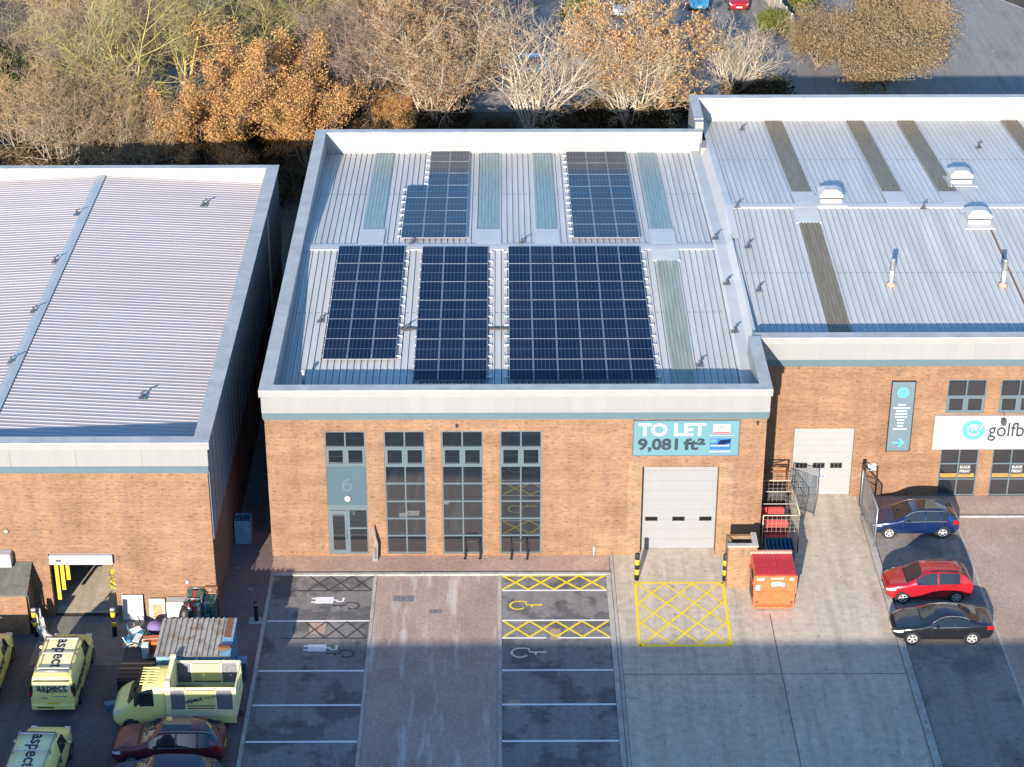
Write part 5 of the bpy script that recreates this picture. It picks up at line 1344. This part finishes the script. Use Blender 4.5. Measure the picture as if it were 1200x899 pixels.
# ------------------------------------------------------------------ yellow vans
vanb = Car(4.85, [(0, .78), (.15, .98), (.55, 1.12), (.9, 1.20), (1.2, 1.42), (1.65, 1.76), (2.0, 1.86), (3.0, 1.90), (4.3, 1.89), (4.62, 1.86), (4.74, 1.72), (4.80, 1.2), (4.85, .9)],
           [(0, .64), (.15, .80), (.5, .92), (1, .95), (3.6, .955), (4.4, .94), (4.75, .915), (4.85, .89)],
           [(0, .76), (.9, 1.10), (2, 1.13), (4.85, 1.15)], [(0, .72), (1.2, .76), (1.9, .80), (4.4, .80), (4.85, .80)],
           keys=(.95, 1.62, 1.28, 2.25))
G_V = [('windscreen', 'top', .95, 1.62), ('side_window', 'side', 1.28, 2.25)]
def make_van():
    v = vanb.build('works_van', 'lime yellow panel van facing the open garage', 'van', 'van_yellow', (-19.78, -10.55, .01), rad(-90), G_V, (.88, 3.85), 'yellow works vans in the left yard', rim='steel', tl=(4.60, 4.845), lights=False)
    L = 4.85; ox = L / 2
    for sd in (1, -1):
        m = MB(); m.box(ox - .30, ox - .04, min(sd * .80, sd * .93), max(sd * .80, sd * .93), .95, 1.5, bev=.02); o = m.build('tail_light', 'black', v, world=False)
        m = MB(); m.box(ox - .06, ox - .035, min(sd * .83, sd * .91), max(sd * .83, sd * .91), 1.0, 1.25); m.build('lens', 'lamp_red', o, world=False)
        m = MB(); m.box(-ox + .02, -ox + .3, min(sd * .55, sd * .80), max(sd * .55, sd * .80), .72, .95, bev=.04); m.build('headlight', 'lamp_clear', v, world=False)
    m = MB(); m.box(ox - .14, ox + .07, -.88, .88, .36, .62, bev=.03); m.build('bumper', 'van_yellow', v, world=False)
    m = MB(); m.box(ox + .071, ox + .075, -.66, .05, .47, .53); m.box(ox - .015, ox + .005, -.45, -.2, .92, .95); m.build('bumper_strip', 'black', v, world=False)
    m = MB(); m.box(ox - .035, ox - .022, -.004, .004, .66, 1.7); m.box(ox - .06, ox - .01, -.75, .75, 1.76, 1.79); m.build('door_seam', 'dark_grey', v, world=False)
    m = MB(); m.box(ox - .055, ox - .028, -.76, .76, 1.30, 1.70, bev=.004); m.box(ox - .04, ox - .012, .0, .6, .80, 1.02, 1); rp = m.build('rear_panel', ['van_panel', 'sign_teal'], v, world=False)
    text_obj('lettering', 'aspect', .50, 'navy', frame_m((ox - .022, 0, 1.45), (0, 1, 0), (0, 0, 1)), v, bold=.012, width=1.25)
    m = MB(); m.box(ox - .027, ox - .022, -.5, .62, 1.215, 1.255); m.build('small_text', 'navy', v, world=False)
    # roof panel with lettering under a ladder rack
    m = MB(); m.box(-.55, 2.0, -.62, .62, 1.896, 1.905); m.build('roof_panel', 'van_panel', v, world=False)
    text_obj('lettering', 'aspect', .74, 'navy', frame_m((.52, .05, 1.912), (1, 0, 0), (0, 1, 0)), v, bold=.014, width=2.2)
    m = MB()
    for x in (-.45, .65, 1.75):
        m.box(x - .035, x + .035, -.74, .74, 1.99, 2.03, 1)
        for sd in (1, -1): m.box(x - .04, x + .04, sd * .74 - .02, sd * .74 + .02, 1.86, 2.03)
    for sd in (1, -1): m.box(-.6, 1.95, sd * .70 - .02, sd * .70 + .02, 2.03, 2.06)
    m.tube([(2.0, -.7, 2.02), (2.0, .7, 2.02)], .05, 8, 0)
    m.build('roof_rack', ['steel', 'rail_alu'], v, world=False)
    m = MB(); m.box(-.62, -.56, -.7, .7, 1.89, 1.99); m.build('wind_deflector', 'black', v, world=False)
    for sd in (1, -1):
        text_obj('lettering', 'aspect', .60, 'navy', frame_m((.95, sd * .951, 1.12), (-sd, 0, 0), (0, 0, 1)), v, bold=.012, width=2.1)
        m = MB(); m.box(-ox + 2.3, -ox + 2.316, sd * .952 - .004, sd * .952 + .004, .4, 1.75); m.box(ox - 1.3, ox - .5, sd * .955 - .006, sd * .955 + .006, .55, .62); m.build('door_seam', 'dark_grey', v, world=False)
    return v
van = make_van(); van.scale = (1.03, 1.06, 1.03); van.location.x = -19.68
v2 = copy_tree(van); v2.location = (-23.35, -10.45, .01); v2['label'] = 'lime yellow panel van cut off by the left edge beside the shed'
v3 = copy_tree(van); v3.location = (-19.45, -17.5, .01); v3.rotation_euler[2] = rad(-92); v3['label'] = 'pale yellow panel van cut off by the bottom edge behind another van'

# ------------------------------------------------------------------ tipper truck
tk = thing('tipper_truck', 'pale yellow tipper truck with a tall slatted cage body', 'truck', (-14.1, -13.25, .01))
cabL = 2.35
cab = Car(cabL, [(0, .92), (.12, 1.12), (.45, 1.30), (.75, 1.46), (1.05, 1.80), (1.35, 2.12), (1.6, 2.24), (2.0, 2.30), (2.28, 2.29), (2.35, 2.2)],
          [(0, .70), (.15, .86), (.5, .97), (1, 1.0), (2.35, 1.0)], [(0, .9), (.7, 1.32), (1.2, 1.36), (2.35, 1.36)], [(0, .74), (1, .80), (1.5, .85), (2.35, .86)], keys=(.72, 1.36, .98, 1.85), n=30)
G_T = [('windscreen', 'wide', .72, 1.36), ('side_window', 'side', 1.0, 1.85)]
tkx0 = -17.0
tmp = cab.build('cab', 'x', 'x', 'van_yellow', (0, 0, 0), 0, G_T, (.82,), wheel_r=.34, rim='steel', plates='plate_white', hl=(.03, .42), tl=(2.28, 2.345))
for ch in list(tmp.children):
    if ch.name.startswith(('tail_light',)): 
        bpy.data.objects.remove(ch); continue
    ch.parent = tk; ch.location = (tkx0 + cabL / 2 + 14.2, 0, 0)
bpy.data.objects.remove(tmp)
def tpart(name, m, mats, parent=None):
    o = m.build(name, mats, None, world=False); o.parent = parent or tk; return o
X = lambda x: x + 14.2
m = MB()
for k in range(7): m.box(X(-15.75) + 0, X(-15.05), -.66 + k * .2, -.60 + k * .2, 2.29, 2.315)
tpart('roof_rib', m, 'van_yellow')
m = MB(); m.box(X(-14.6), X(-11.4), -.45, .45, .45, .75); m.tube([(X(-12.4), -.9, .34), (X(-12.4), .9, .34)], .07, 8); tpart('chassis', m, 'dark_grey')
for sd in (1, -1):
    m = MB(); m.lathe([(.2, sd * .72), (.34, sd * .74), (.34, sd * .92), (.3, sd * .95), (.2, sd * .95)], (X(-12.35), 0, .34), 'Y', 20); wh = tpart('wheel', m, 'tyre')
    m = MB(); m.lathe([(.2, sd * .945), (.18, sd * .90), (.02, sd * .90)], (X(-12.35), 0, .34), 'Y', 16); tpart('rim', m, 'steel', wh)
bx0, bx1, by = X(-14.5), X(-11.62), 1.02
m = MB(); m.box(bx0, bx1, -by, by, .72, .9); m.box(bx0, bx1, -by - .01, -by + .03, .52, .74); m.box(bx0, bx1, by - .03, by + .01, .52, .74); m.box(bx0 + .06, bx1 - .06, -by + .06, by - .06, .9, .93, 1); tpart('tipper_bed', m, ['van_yellow', 'wall_grey'])
zt_ = 2.35
for sd in (1, -1):
    m = MB(); y0, y1 = sorted((sd * (by - .05), sd * by))
    m.box(bx0, bx1, y0, y1, .9, 1.22); m.box(bx0, bx1, y0 - .004, y1 + .004, 1.05, 1.09)
    for (xa, xb) in ((bx0, bx0 + .12), (bx1 - .12, bx1), (bx0 + .72, bx0 + .78), (bx1 - .86, bx1 - .80)): m.box(xa, xb, y0 - .006, y1 + .006, 1.22, zt_)
    m.box(bx0 + .12, bx1 - .12, y0 - .006, y1 + .006, zt_ - .09, zt_ + .01); 
    sp = tpart('side_panel', m, 'van_panel')
    
    for xa, xb in ((bx0 + .12, bx0 + .72), (bx1 - .80, bx1 - .12)): tpart('mesh_infill', MB().box(xa, xb, y0 + .01, y1 - .01, 1.22, zt_ - .09), 'mesh_dark', sp)
    m = MB(); m.box(bx0 + .78, bx1 - .86, y0 + .012, y1 - .012, 1.30, zt_ - .16); tpart('sign_panel', m, 'van_yellow', sp)
    
    for za, zb in ((1.23, 1.29), (zt_ - .155, zt_ - .10)): tpart('slot', MB().box(bx0 + .82, bx1 - .9, y0 + .02, y1 - .02, za, zb), 'dark_grey', sp)
    c_ = (bx0 + bx1) / 2 - .04; rt = Vector((1, 0, .30 if sd < 0 else -.3)).normalized()
    right = (sd * -1 * 1.0, 0, .26); up_ = (sd * .26, 0, 1.0)
    right = Vector((-sd, 0, .24)); up_ = Vector((sd * .24, 0, 1))
    text_obj('lettering', 'aspect', .32, 'navy', frame_m((c_ - sd * -.32, sd * (by + .002), 1.80 - .08), right, up_), tk, bold=.008, width=.78)
    text_obj('lettering', '.co.uk', .26, 'slate', frame_m((c_ - sd * .42, sd * (by + .002), 1.80 + .10), right, up_), tk, width=.62)
    m = MB()
    for q in range(11): m.box(c_ - .68 + q * .125, c_ - .60 + q * .125, sd * (by + .0) - .003, sd * by + .003, 1.38, 1.46)
    tpart('small_text', m, 'slate')
m = MB(); m.box(bx0 - .10, bx0 + .10, -by - .02, by + .02, .9, 2.62); m.box(bx0 - .12, bx0 + .12, -by - .04, -by + .14, .9, 2.66); m.box(bx0 - .12, bx0 + .12, by - .14, by + .04, .9, 2.66); tpart('headboard', m, 'van_panel')
m = MB()
for y in np.linspace(-.98, .98, 12): m.box(bx1 + .01, bx1 + .05, y - .025, y + .025, 1.2, zt_)
m.box(bx1, bx1 + .06, -by, by, .9, 1.25); m.box(bx1 + .0, bx1 + .06, -by, by, zt_ - .08, zt_); m.box(bx1 + .05, bx1 + .08, -.95, .95, 1.75, 1.80); tpart('tailgate', m, 'van_panel')
m = MB(); m.box(bx0 + .1, bx0 + 1.2, -.7, .6, .93, 1.35); m.box(bx1 - 1.1, bx1 - .3, -.5, .7, .93, 1.2, 1); tpart('load', m, ['dark_grey', 'wood'])

# ------------------------------------------------------------------ cars beyond the trees
b1 = hatch.build('parked_car', 'bright sky blue car parked far behind beside the red car', 'car', 'paint_skyblue', (17.35, 90.5, 0), rad(88), G_H, (.82, 3.5), 'cars beyond the trees')
b2 = suv.build('parked_car', 'dark red car far behind beside the pale blue car', 'car', 'paint_red', (20.75, 90.3, 0), rad(90), G_S, (.8, 3.35), 'cars beyond the trees')
for (x, y, rz, src, lab) in ((1.9, 72.5, 5, b1, 'blue car half hidden behind the bare branches of the middle tree'), (7.6, 72.2, 0, None, 'silver car half hidden between the pale tree and the orange tree'), (-11.5, 76, 3, b1, 'blue car seen through branches behind the left end of the solar roof'), (-25, 90, 80, b1, 'small blue car far behind the olive branched trees')):
    if src is None: o = hatch.build('parked_car', lab, 'car', 'paint_silver', (x, y, 0), rad(rz), G_H, (.82, 3.5), 'cars beyond the trees')
    else:
        o = copy_tree(src); o.location = (x, y, 0); o.rotation_euler[2] = rad(rz); o['label'] = lab
o = suv.build('parked_car', 'silver white car far behind the top of the orange tree', 'car', 'paint_silver', (10.5, 88.5, 0), rad(90), G_S, (.8, 3.35), 'cars beyond the trees')
# ================================================================== vegetation
def grow(seed, stems, height, spread, levels, kids, r0, lean=.0, up=.25, fork=0, trunk=0.0, jitter=.16, twig_r=.017):
    """returns (thick, thin) lists of tapered polylines"""
    rr = random.Random(seed); thick, thin, tips = [], [], []
    def branch(p, d, L, r, lv):
        n = 5 if lv == 0 else (4 if lv == 1 else 3); pts = [p]; dirs = [d]
        for i in range(n):
            d = (d + Vector((rr.gauss(0, jitter), rr.gauss(0, jitter), rr.gauss(0, jitter * .6) + up * (.35 if lv else .15)))).normalized()
            p = p + d * (L / n); pts.append(p); dirs.append(d)
        rs = [max(twig_r * .6, r * (1 - .78 * i / n)) for i in range(n + 1)]
        (thick if r > .017 else thin).append((pts, rs))
        if lv >= levels: tips.extend(pts[1:]); return
        k = kids[lv]
        for i in range(k):
            t = .22 + .78 * (i + rr.random()) / k; f = t * n; j = min(int(f), n - 1)
            q = pts[j].lerp(pts[j + 1], f - j); a = dirs[j].orthogonal(); a.rotate(Matrix.Rotation(rr.uniform(0, 6.283), 3, dirs[j]))
            nd = (dirs[j] * rr.uniform(.55, 1.0) + a * rr.uniform(.45, .95)).normalized()
            branch(q, nd, L * rr.uniform(.34, .58) * (1.15 - .45 * t), r * (1 - .7 * t) * rr.uniform(.45, .7), lv + 1)
    base = Vector((0, 0, 0))
    if trunk > 0:
        pts = [base, Vector((rr.uniform(-.1, .1), rr.uniform(-.1, .1), trunk * .5)), Vector((rr.uniform(-.2, .2), rr.uniform(-.2, .2), trunk))]
        thick.append((pts, [r0 * 1.5, r0 * 1.2, r0])); base = pts[-1]
    for s in range(stems):
        a = 2 * math.pi * (s + rr.uniform(-.3, .3)) / stems; k = spread * (rr.uniform(.35, 1.0) if stems > 1 else .1)
        d = Vector((math.cos(a) * k, math.sin(a) * k, 1)).normalized()
        o = base + Vector((math.cos(a), math.sin(a), 0)) * (.0 if trunk else rr.uniform(.05, .3))
        branch(o, d, (height - trunk) * rr.uniform(.75, 1.02), r0 * rr.uniform(.7, 1.0), 0)
    return thick, thin, tips

def tubes_np(lines, nside):
    V, F = [], []; base = 0
    cs = [(math.cos(2 * math.pi * k / nside), math.sin(2 * math.pi * k / nside)) for k in range(nside)]
    for pts, rs in lines:
        n = len(pts); d = (pts[-1] - pts[0]).normalized(); a = d.orthogonal().normalized(); b = d.cross(a)
        for p, r in zip(pts, rs):
            for c_, s_ in cs: V.append((p.x + (a.x * c_ + b.x * s_) * r, p.y + (a.y * c_ + b.y * s_) * r, p.z + (a.z * c_ + b.z * s_) * r))
        for i in range(n - 1):
            for k in range(nside):
                k2 = (k + 1) % nside; F.append((base + i * nside + k, base + i * nside + k2, base + (i + 1) * nside + k2, base + (i + 1) * nside + k))
        base += n * nside
    return V, F

def mesh_of(name, V, F, mats, mi=None, smooth=True):
    me = bpy.data.meshes.new(name); me.from_pydata(V, [], F)
    for m in mats: me.materials.append(MATS[m])
    if mi is not None: me.polygons.foreach_set('material_index', mi)
    if smooth: me.polygons.foreach_set('use_smooth', [True] * len(F))
    me.update(); return me

def leaves(rr, pts, n, size, spread, V, F):
    b = len(V)
    for i in range(n):
        p = rr.choice(pts); c = Vector((p.x + rr.gauss(0, spread), p.y + rr.gauss(0, spread), p.z + rr.gauss(0, spread * .8)))
        a = Vector((rr.gauss(0, 1), rr.gauss(0, 1), rr.gauss(0, 1))).normalized(); e = a.orthogonal().normalized(); s = size * rr.uniform(.6, 1.3)
        e.rotate(Matrix.Rotation(rr.uniform(0, 6.28), 3, a)); f = a.cross(e)
        for q in ((-1, 0), (0, -.55), (1, 0), (0, .55)):
            w_ = c + e * (q[0] * s) + f * (q[1] * s); V.append((w_.x, w_.y, w_.z))
        F.append((b, b + 1, b + 2, b + 3)); b += 4

ARCH = {}
def archetype(key, bark, twig, leaf=None, nleaf=0, lsize=.13, lspread=.16, **g):
    th, tn, tips = grow(**g)
    V, F = tubes_np(th, 5); tm = mesh_of('trunk', V, F, [bark])
    V, F = tubes_np(tn, 3); nt = len(F); mats = [twig]
    if leaf:
        leaves(random.Random(g['seed'] + 99), tips, nleaf, lsize, lspread, V, F); mats.append(leaf)
    cm = mesh_of('crown', V, F, mats, [0] * nt + [1] * (len(F) - nt), False)
    ARCH[key] = (tm, cm)
    return len(F)
K4 = (9, 6, 5); 
cnt = 0
cnt += archetype('bush_tan', 'bark_grey', 'twig_tan', seed=3, stems=13, height=7.5, spread=.62, levels=3, kids=(10, 6, 3), r0=.09, up=.22)
cnt += archetype('bush_pale', 'bark_pale', 'twig_pale', seed=5, stems=14, height=8.8, spread=.62, levels=3, kids=(10, 6, 3), r0=.10, up=.28)
cnt += archetype('bush_pale2', 'bark_pale', 'twig_pale', seed=15, stems=13, height=7.6, spread=.85, levels=3, kids=(10, 6, 3), r0=.10, up=.3)
cnt += archetype('tall_olive', 'bark_moss', 'twig_olive', seed=8, stems=4, height=12.5, spread=.42, levels=3, kids=(15, 9, 6), r0=.16, up=.15, trunk=1.6)
cnt += archetype('tall_olive2', 'bark_moss', 'twig_olive', seed=21, stems=3, height=13.0, spread=.5, levels=3, kids=(16, 9, 6), r0=.17, up=.12, trunk=2.4)
cnt += archetype('bare_red', 'bark_grey', 'twig_red', seed=11, stems=9, height=9.0, spread=.45, levels=3, kids=(11, 7, 4), r0=.08, up=.3)
cnt += archetype('orange', 'bark_grey', 'twig_tan', 'leaf_orange', 40000, .085, .26, seed=12, stems=7, height=7.8, spread=.72, levels=2, kids=(9, 6), r0=.10, up=.2)
cnt += archetype('orange2', 'bark_grey', 'twig_tan', 'leaf_orange', 30000, .085, .28, seed=31, stems=6, height=7.2, spread=.6, levels=2, kids=(9, 6), r0=.10, up=.25)
cnt += archetype('sparse', 'bark_pale', 'twig_pale', 'leaf_brown', 12000, .085, .2, seed=14, stems=11, height=9.6, spread=.66, levels=3, kids=(11, 7, 5), r0=.09, up=.26)
cnt += archetype('sparse_orange', 'bark_pale', 'twig_pale', 'leaf_orange', 18000, .085, .2, seed=17, stems=10, height=8.8, spread=.66, levels=3, kids=(10, 6, 4), r0=.09, up=.26)
cnt += archetype('oak_tan', 'bark_grey', 'twig_tan', 'leaf_tan', 24000, .095, .45, seed=18, stems=8, height=7.6, spread=1.15, levels=3, kids=(9, 6, 3), r0=.17, up=.16, trunk=1.6)
cnt += archetype('evergreen', 'bark_dark', 'bark_dark', 'leaf_green', 9000, .16, .32, seed=25, stems=7, height=4.2, spread=.5, levels=2, kids=(6, 5), r0=.07, up=.2)
cnt += archetype('hedge', 'bark_dark', 'bark_dark', 'leaf_hedge', 7000, .13, .30, seed=26, stems=8, height=2.6, spread=.8, levels=2, kids=(5, 4), r0=.05, up=.2)
cnt += archetype('shrub', 'bark_dark', 'twig_red', 'leaf_under', 2600, .15, .28, seed=27, stems=9, height=2.4, spread=1.0, levels=2, kids=(6, 5), r0=.04, up=.2)
def plant(key, name, label, cat, x, y, s=1.0, rz=0, sz=None, group=None, z=-.03):
    t = thing(name, label, cat, (x, y, z), rad(rz), group); t.scale = (s, s, sz or s)
    for me, nm in zip(ARCH[key], ('trunk', 'crown')):
        o = bpy.data.objects.new(nm, me); C.objects.link(o); o.parent = t
    return t
TR = [
 # key, label, x, y, scale, rz, sz
 ('bush_tan', 'wide bare tan bush tree behind the left end of the ribbed roof', -30.5, 49, 1.05, 0, 1.0),
 ('bush_tan', 'bare tan bush tree behind the ridge of the left roof', -25.2, 48.5, .85, 140, .85),
 ('orange', 'orange leaved tree nearest behind the left roof', -20.8, 51.5, .88, 20, .84),
 ('orange', 'tallest orange leaved tree behind the gap between the left and central units', -17.2, 57, .98, 200, 1.0),
 ('orange2', 'rusty orange tree just left of the corner of the solar roof', -13.9, 52, .84, 80, .84),
 ('bare_red', 'thin reddish bare tree behind the left corner of the solar roof', -10.9, 59, .95, 0, .95),
 ('sparse', 'pale branched tree with sparse brown leaves behind the stepped array', -5.2, 58.4, 1.0, 10, 1.0),
 ('orange2', 'small low orange leaved tree left of the brown leaved tree', -8.3, 58.3, .5, 200, .5),
 ('bush_pale', 'bare pale fan shaped tree behind the middle of the solar roof', 2.2, 58.6, 1.0, 0, 1.0),
 ('bush_pale2', 'bare pale tree with ochre leaves behind it, near the roof step', 9.6, 58.4, .9, 90, 1.05),
 ('sparse_orange', 'orange leaved tree behind the pale bare tree at the roof step', 9.9, 61.0, 1.1, 30, 1.08),
 ('bush_pale2', 'white twigged bare tree behind the start of the right roof', 17.9, 65.6, .80, 10, .86),
 ('oak_tan', 'broad tan oak with dry leaves beside the dark road', 29.6, 64.8, 1.02, 0, .86),
 ('oak_tan', 'second tan oak rising behind the broad oak', 31.6, 73.5, .95, 120, 1.0),
 ('oak_tan', 'small tan oak at the left of the broad oak', 25.6, 73.5, .72, 220, .8),
 ('tall_olive', 'tall mossy yellow trunked tree behind the left roof', -26.9, 57, .95, 30, .95),
 ('tall_olive2', 'straight mossy yellow tree right of the tallest one behind the left roof', -23.6, 60, .9, 0, .9),
 ('tall_olive', 'leaning olive branched tree behind the orange trees', -19.5, 65, .9, 190, .85),
 ('tall_olive2', 'olive branched tree at the top behind the reddish bare tree', -13.0, 68, .85, 120, .8),
 ('sparse', 'tall brown leaved tree behind the pale branched tree', -7.5, 66, 1.0, 150, 1.05),
 ('bare_red', 'dark bare tree behind the brown leaved trees', -3.0, 65.5, 1.05, 90, 1.1),
 ('evergreen', 'dark evergreen bush at the top left corner', -35.5, 60, 1.1, 0, 1.25),
 ('evergreen', 'dark green ivy bush between the olive trunks and the orange tree', -22.2, 55.0, .8, 60, .85),
 ('evergreen', 'dark green bush behind the orange trees', -14.4, 63.0, .75, 100, .8),
 ('hedge', 'clipped light green hedge by the far pale fence', 26.2, 90.0, 1.35, 0, 1.3),
 ('hedge', 'small green shrub at the end of the far fence', 23.0, 82.8, .7, 60, .7),
 ('hedge', 'green shrub beside the far car park behind the middle tree', 6.4, 84.5, .85, 120, .9),
]
for k, lab, x, y, s, rz, sz in TR: plant(k, 'tree' if k not in ('hedge', 'evergreen') else 'shrub', lab, 'tree' if k not in ('hedge', 'evergreen') else 'shrub', x, y, s, rz, sz, z=-1.3 if lab.startswith('small tan oak') else -.03)
rr = random.Random(4)
fill = [('bush_tan', -34.5, 53), ('bush_tan', -29.0, 55), ('bare_red', -33, 61), ('bush_tan', -31, 66), ('bare_red', -27, 68), ('bush_tan', -36, 68), ('bare_red', -22, 72), ('tall_olive2', -31, 74), ('bush_tan', -25, 78), ('bush_tan', -34, 79), ('tall_olive', -37, 80), ('bare_red', -29, 84), ('bush_tan', -18.5, 79), ('tall_olive2', -20, 86)]
for i, (k, x, y) in enumerate(fill):
    plant(k, 'tree', 'bare brown tree in the dense belt behind the left unit', 'tree', x, y, rr.uniform(.85, 1.05), rr.uniform(0, 360), None, 'bare trees behind the left unit')
fill = [('bare_red', -12.5, 62), ('bush_tan', -9.8, 63), ('bush_tan', -10.5, 73), ('tall_olive', -8, 77), ('bush_tan', -4.2, 74), ('bare_red', -15.5, 76), ('bare_red', -7, 84), ('bush_tan', -13, 86), ('bush_tan', -1.5, 69)]
for i, (k, x, y) in enumerate(fill):
    plant(k, 'tree', 'bare brown tree in the thicket behind the left half of the solar roof', 'tree', x, y, rr.uniform(.75, 1.0), rr.uniform(0, 360), None, 'bare trees behind the solar roof')
# undergrowth: one tangle nobody could count
V, F, mi = [], [], []
_V0 = [v.co.copy() for v in ARCH['shrub'][1].vertices]; _F0 = [tuple(p.vertices) for p in ARCH['shrub'][1].polygons]; _M0 = [p.material_index for p in ARCH['shrub'][1].polygons]
spots = [(rr.uniform(-40, -10), rr.uniform(45, 62)) for _ in range(34)] + [(rr.uniform(-12, 12), rr.uniform(56.0, 61)) for _ in range(26)] + [(rr.uniform(12.5, 21), rr.uniform(62, 66)) for _ in range(8)]
for (x, y) in spots:
    a = rr.uniform(0, 6.28); s = rr.uniform(.5, .95); c_, s_ = math.cos(a) * s, math.sin(a) * s; b0 = len(V)
    V.extend([(x + v.x * c_ - v.y * s_, y + v.x * s_ + v.y * c_, v.z * s - .05) for v in _V0]); F.extend([tuple(i + b0 for i in f) for f in _F0]); mi.extend(_M0)
me = mesh_of('undergrowth', V, F, ['twig_red', 'leaf_under'], mi, False)
o = bpy.data.objects.new('undergrowth', me); C.objects.link(o); tag(stuff(o), 'dark bramble and leaf undergrowth between the trees', 'undergrowth')

# far bits: fence, garages, lamp posts
f = thing('timber_fence', 'pale panel fence leading away behind the right roof', 'fence', (24.4, 85, 0))
m = MB()
P0, P1 = Vector((22.9, 96)), Vector((24.8, 80.5))
n = 8
for i in range(n):
    a, b = P0.lerp(P1, i / n), P0.lerp(P1, (i + 1) / n - .004); c_ = (a + b) / 2; d = b - a
    m.obox((c_.x, c_.y, .85), d.length, .06, 1.6, math.atan2(d.y, d.x))
m.build('panel', 'timber_pale', f)
m = MB()
for i in range(n + 1): p = P0.lerp(P1, i / n); m.box(p.x - .06, p.x + .06, p.y - .06, p.y + .06, 0, 1.8)
m.build('post', 'concrete_kerb', f)
gb = thing('garage_block', 'low timber clad block with a pale edge at the top of the photo', 'building', (2.4, 97, 0))
m = MB(); m.box(.6, 7.0, 94.5, 101, 0, 2.5); m.build('wall', 'wood', gb); m = MB(); m.box(.5, 7.1, 94.3, 101.2, 2.5, 2.65); m.build('roof', 'timber_pale', gb)
m = MB(); m.box(-3.2, .2, 93.5, 97.5, 0, 1.2, bev=.05); m.box(-3.3, .3, 93.4, 97.6, 1.2, 1.3)
o = m.build('skip_container', 'blue_sheet'); recentre(o, (-1.5, 95.5, 0)); tag(o, 'blue sheeted container beside the timber clad block', 'container')
def lamp_post(x, y, h, lab):
    l = thing('lamp_post', lab, 'lamp post', (x, y, 0), 0, 'lamp posts beyond the trees')
    m = MB(); m.tube([(x, y, 0), (x, y, h)], [.08, .05], 8); m.build('pole', 'coping_grey', l)
    m = MB(); m.lathe([(.05, h), (.14, h + .05), (.13, h + .25), (.02, h + .32)], (x, y, 0), 'Z', 10); m.build('lantern', 'steel', l)
lamp_post(37.0, 81.5, 3.0, 'pale lamp post in front of the second oak by the road'); lamp_post(5.2, 86, 7.5, 'lamp post behind the middle bare tree'); lamp_post(2.9, 88, 7, 'dark lamp post by the timber clad block')
m = MB(); m.tube([(45.6, 95, 0), (45.6, 95, 1.3)], .12, 8); simple('gate_post', m, 'white_paint', (45.6, 95, 0), 'short white post on the verge at the top right', 'post')
m = MB(); m.lathe([(.25, 0), (.28, .8), (.30, .82), (.05, .95)], (23.0, 86.0, 0), 'Z', 14); simple('wheeled_bin', m, 'paint_skyblue', (23.0, 86, 0), 'blue bin by the far pale fence', 'bin')
print('tree faces', cnt)
# ================================================================== light, sky, camera
AZ, EL = rad(13), rad(16.7)
d = Vector((math.sin(AZ) * math.cos(EL), math.cos(AZ) * math.cos(EL), -math.sin(EL)))
sl = bpy.data.lights.new('sun', 'SUN'); sl.energy = 5.0; sl.angle = rad(.55); sl.color = (1, .90, .78)
so = bpy.data.objects.new('sun', sl); C.objects.link(so); so.rotation_euler = d.to_track_quat('-Z', 'Y').to_euler(); so.location = (-20, -120, 60)
wd_ = bpy.data.worlds.new('World'); S.world = wd_; wd_.use_nodes = True
nt = wd_.node_tree; sky = nt.nodes.new('ShaderNodeTexSky'); sky.sky_type = 'NISHITA'; sky.sun_disc = False
sky.sun_elevation = EL; sky.sun_rotation = rad(180 + 13); sky.air_density = 1.0; sky.dust_density = .3; sky.ozone_density = 3.0
bg = nt.nodes['Background']; bg.inputs['Strength'].default_value = .15; hs = nt.nodes.new('ShaderNodeHueSaturation'); hs.inputs['Saturation'].default_value = 1.12; nt.links.new(sky.outputs[0], hs.inputs['Color']); nt.links.new(hs.outputs[0], bg.inputs[0])
cam = bpy.data.cameras.new('camera'); co = bpy.data.objects.new('camera', cam); C.objects.link(co); S.camera = co
co.location = (0, -86.98, 55); co.rotation_euler = (rad(90 - 27.56), 0, rad(-.30)); cam.lens = 72.81; cam.sensor_width = 36; cam.clip_start = 1; cam.clip_end = 2000
S.view_settings.view_transform = 'Standard'; S.view_settings.look = 'None'; S.view_settings.exposure = 1.15; S.view_settings.gamma = 1
S.render.resolution_x = 1024; S.render.resolution_y = 767
S.cycles.max_bounces = 6; S.cycles.transparent_max_bounces = 8; S.cycles.caustics_reflective = False; S.cycles.caustics_refractive = False
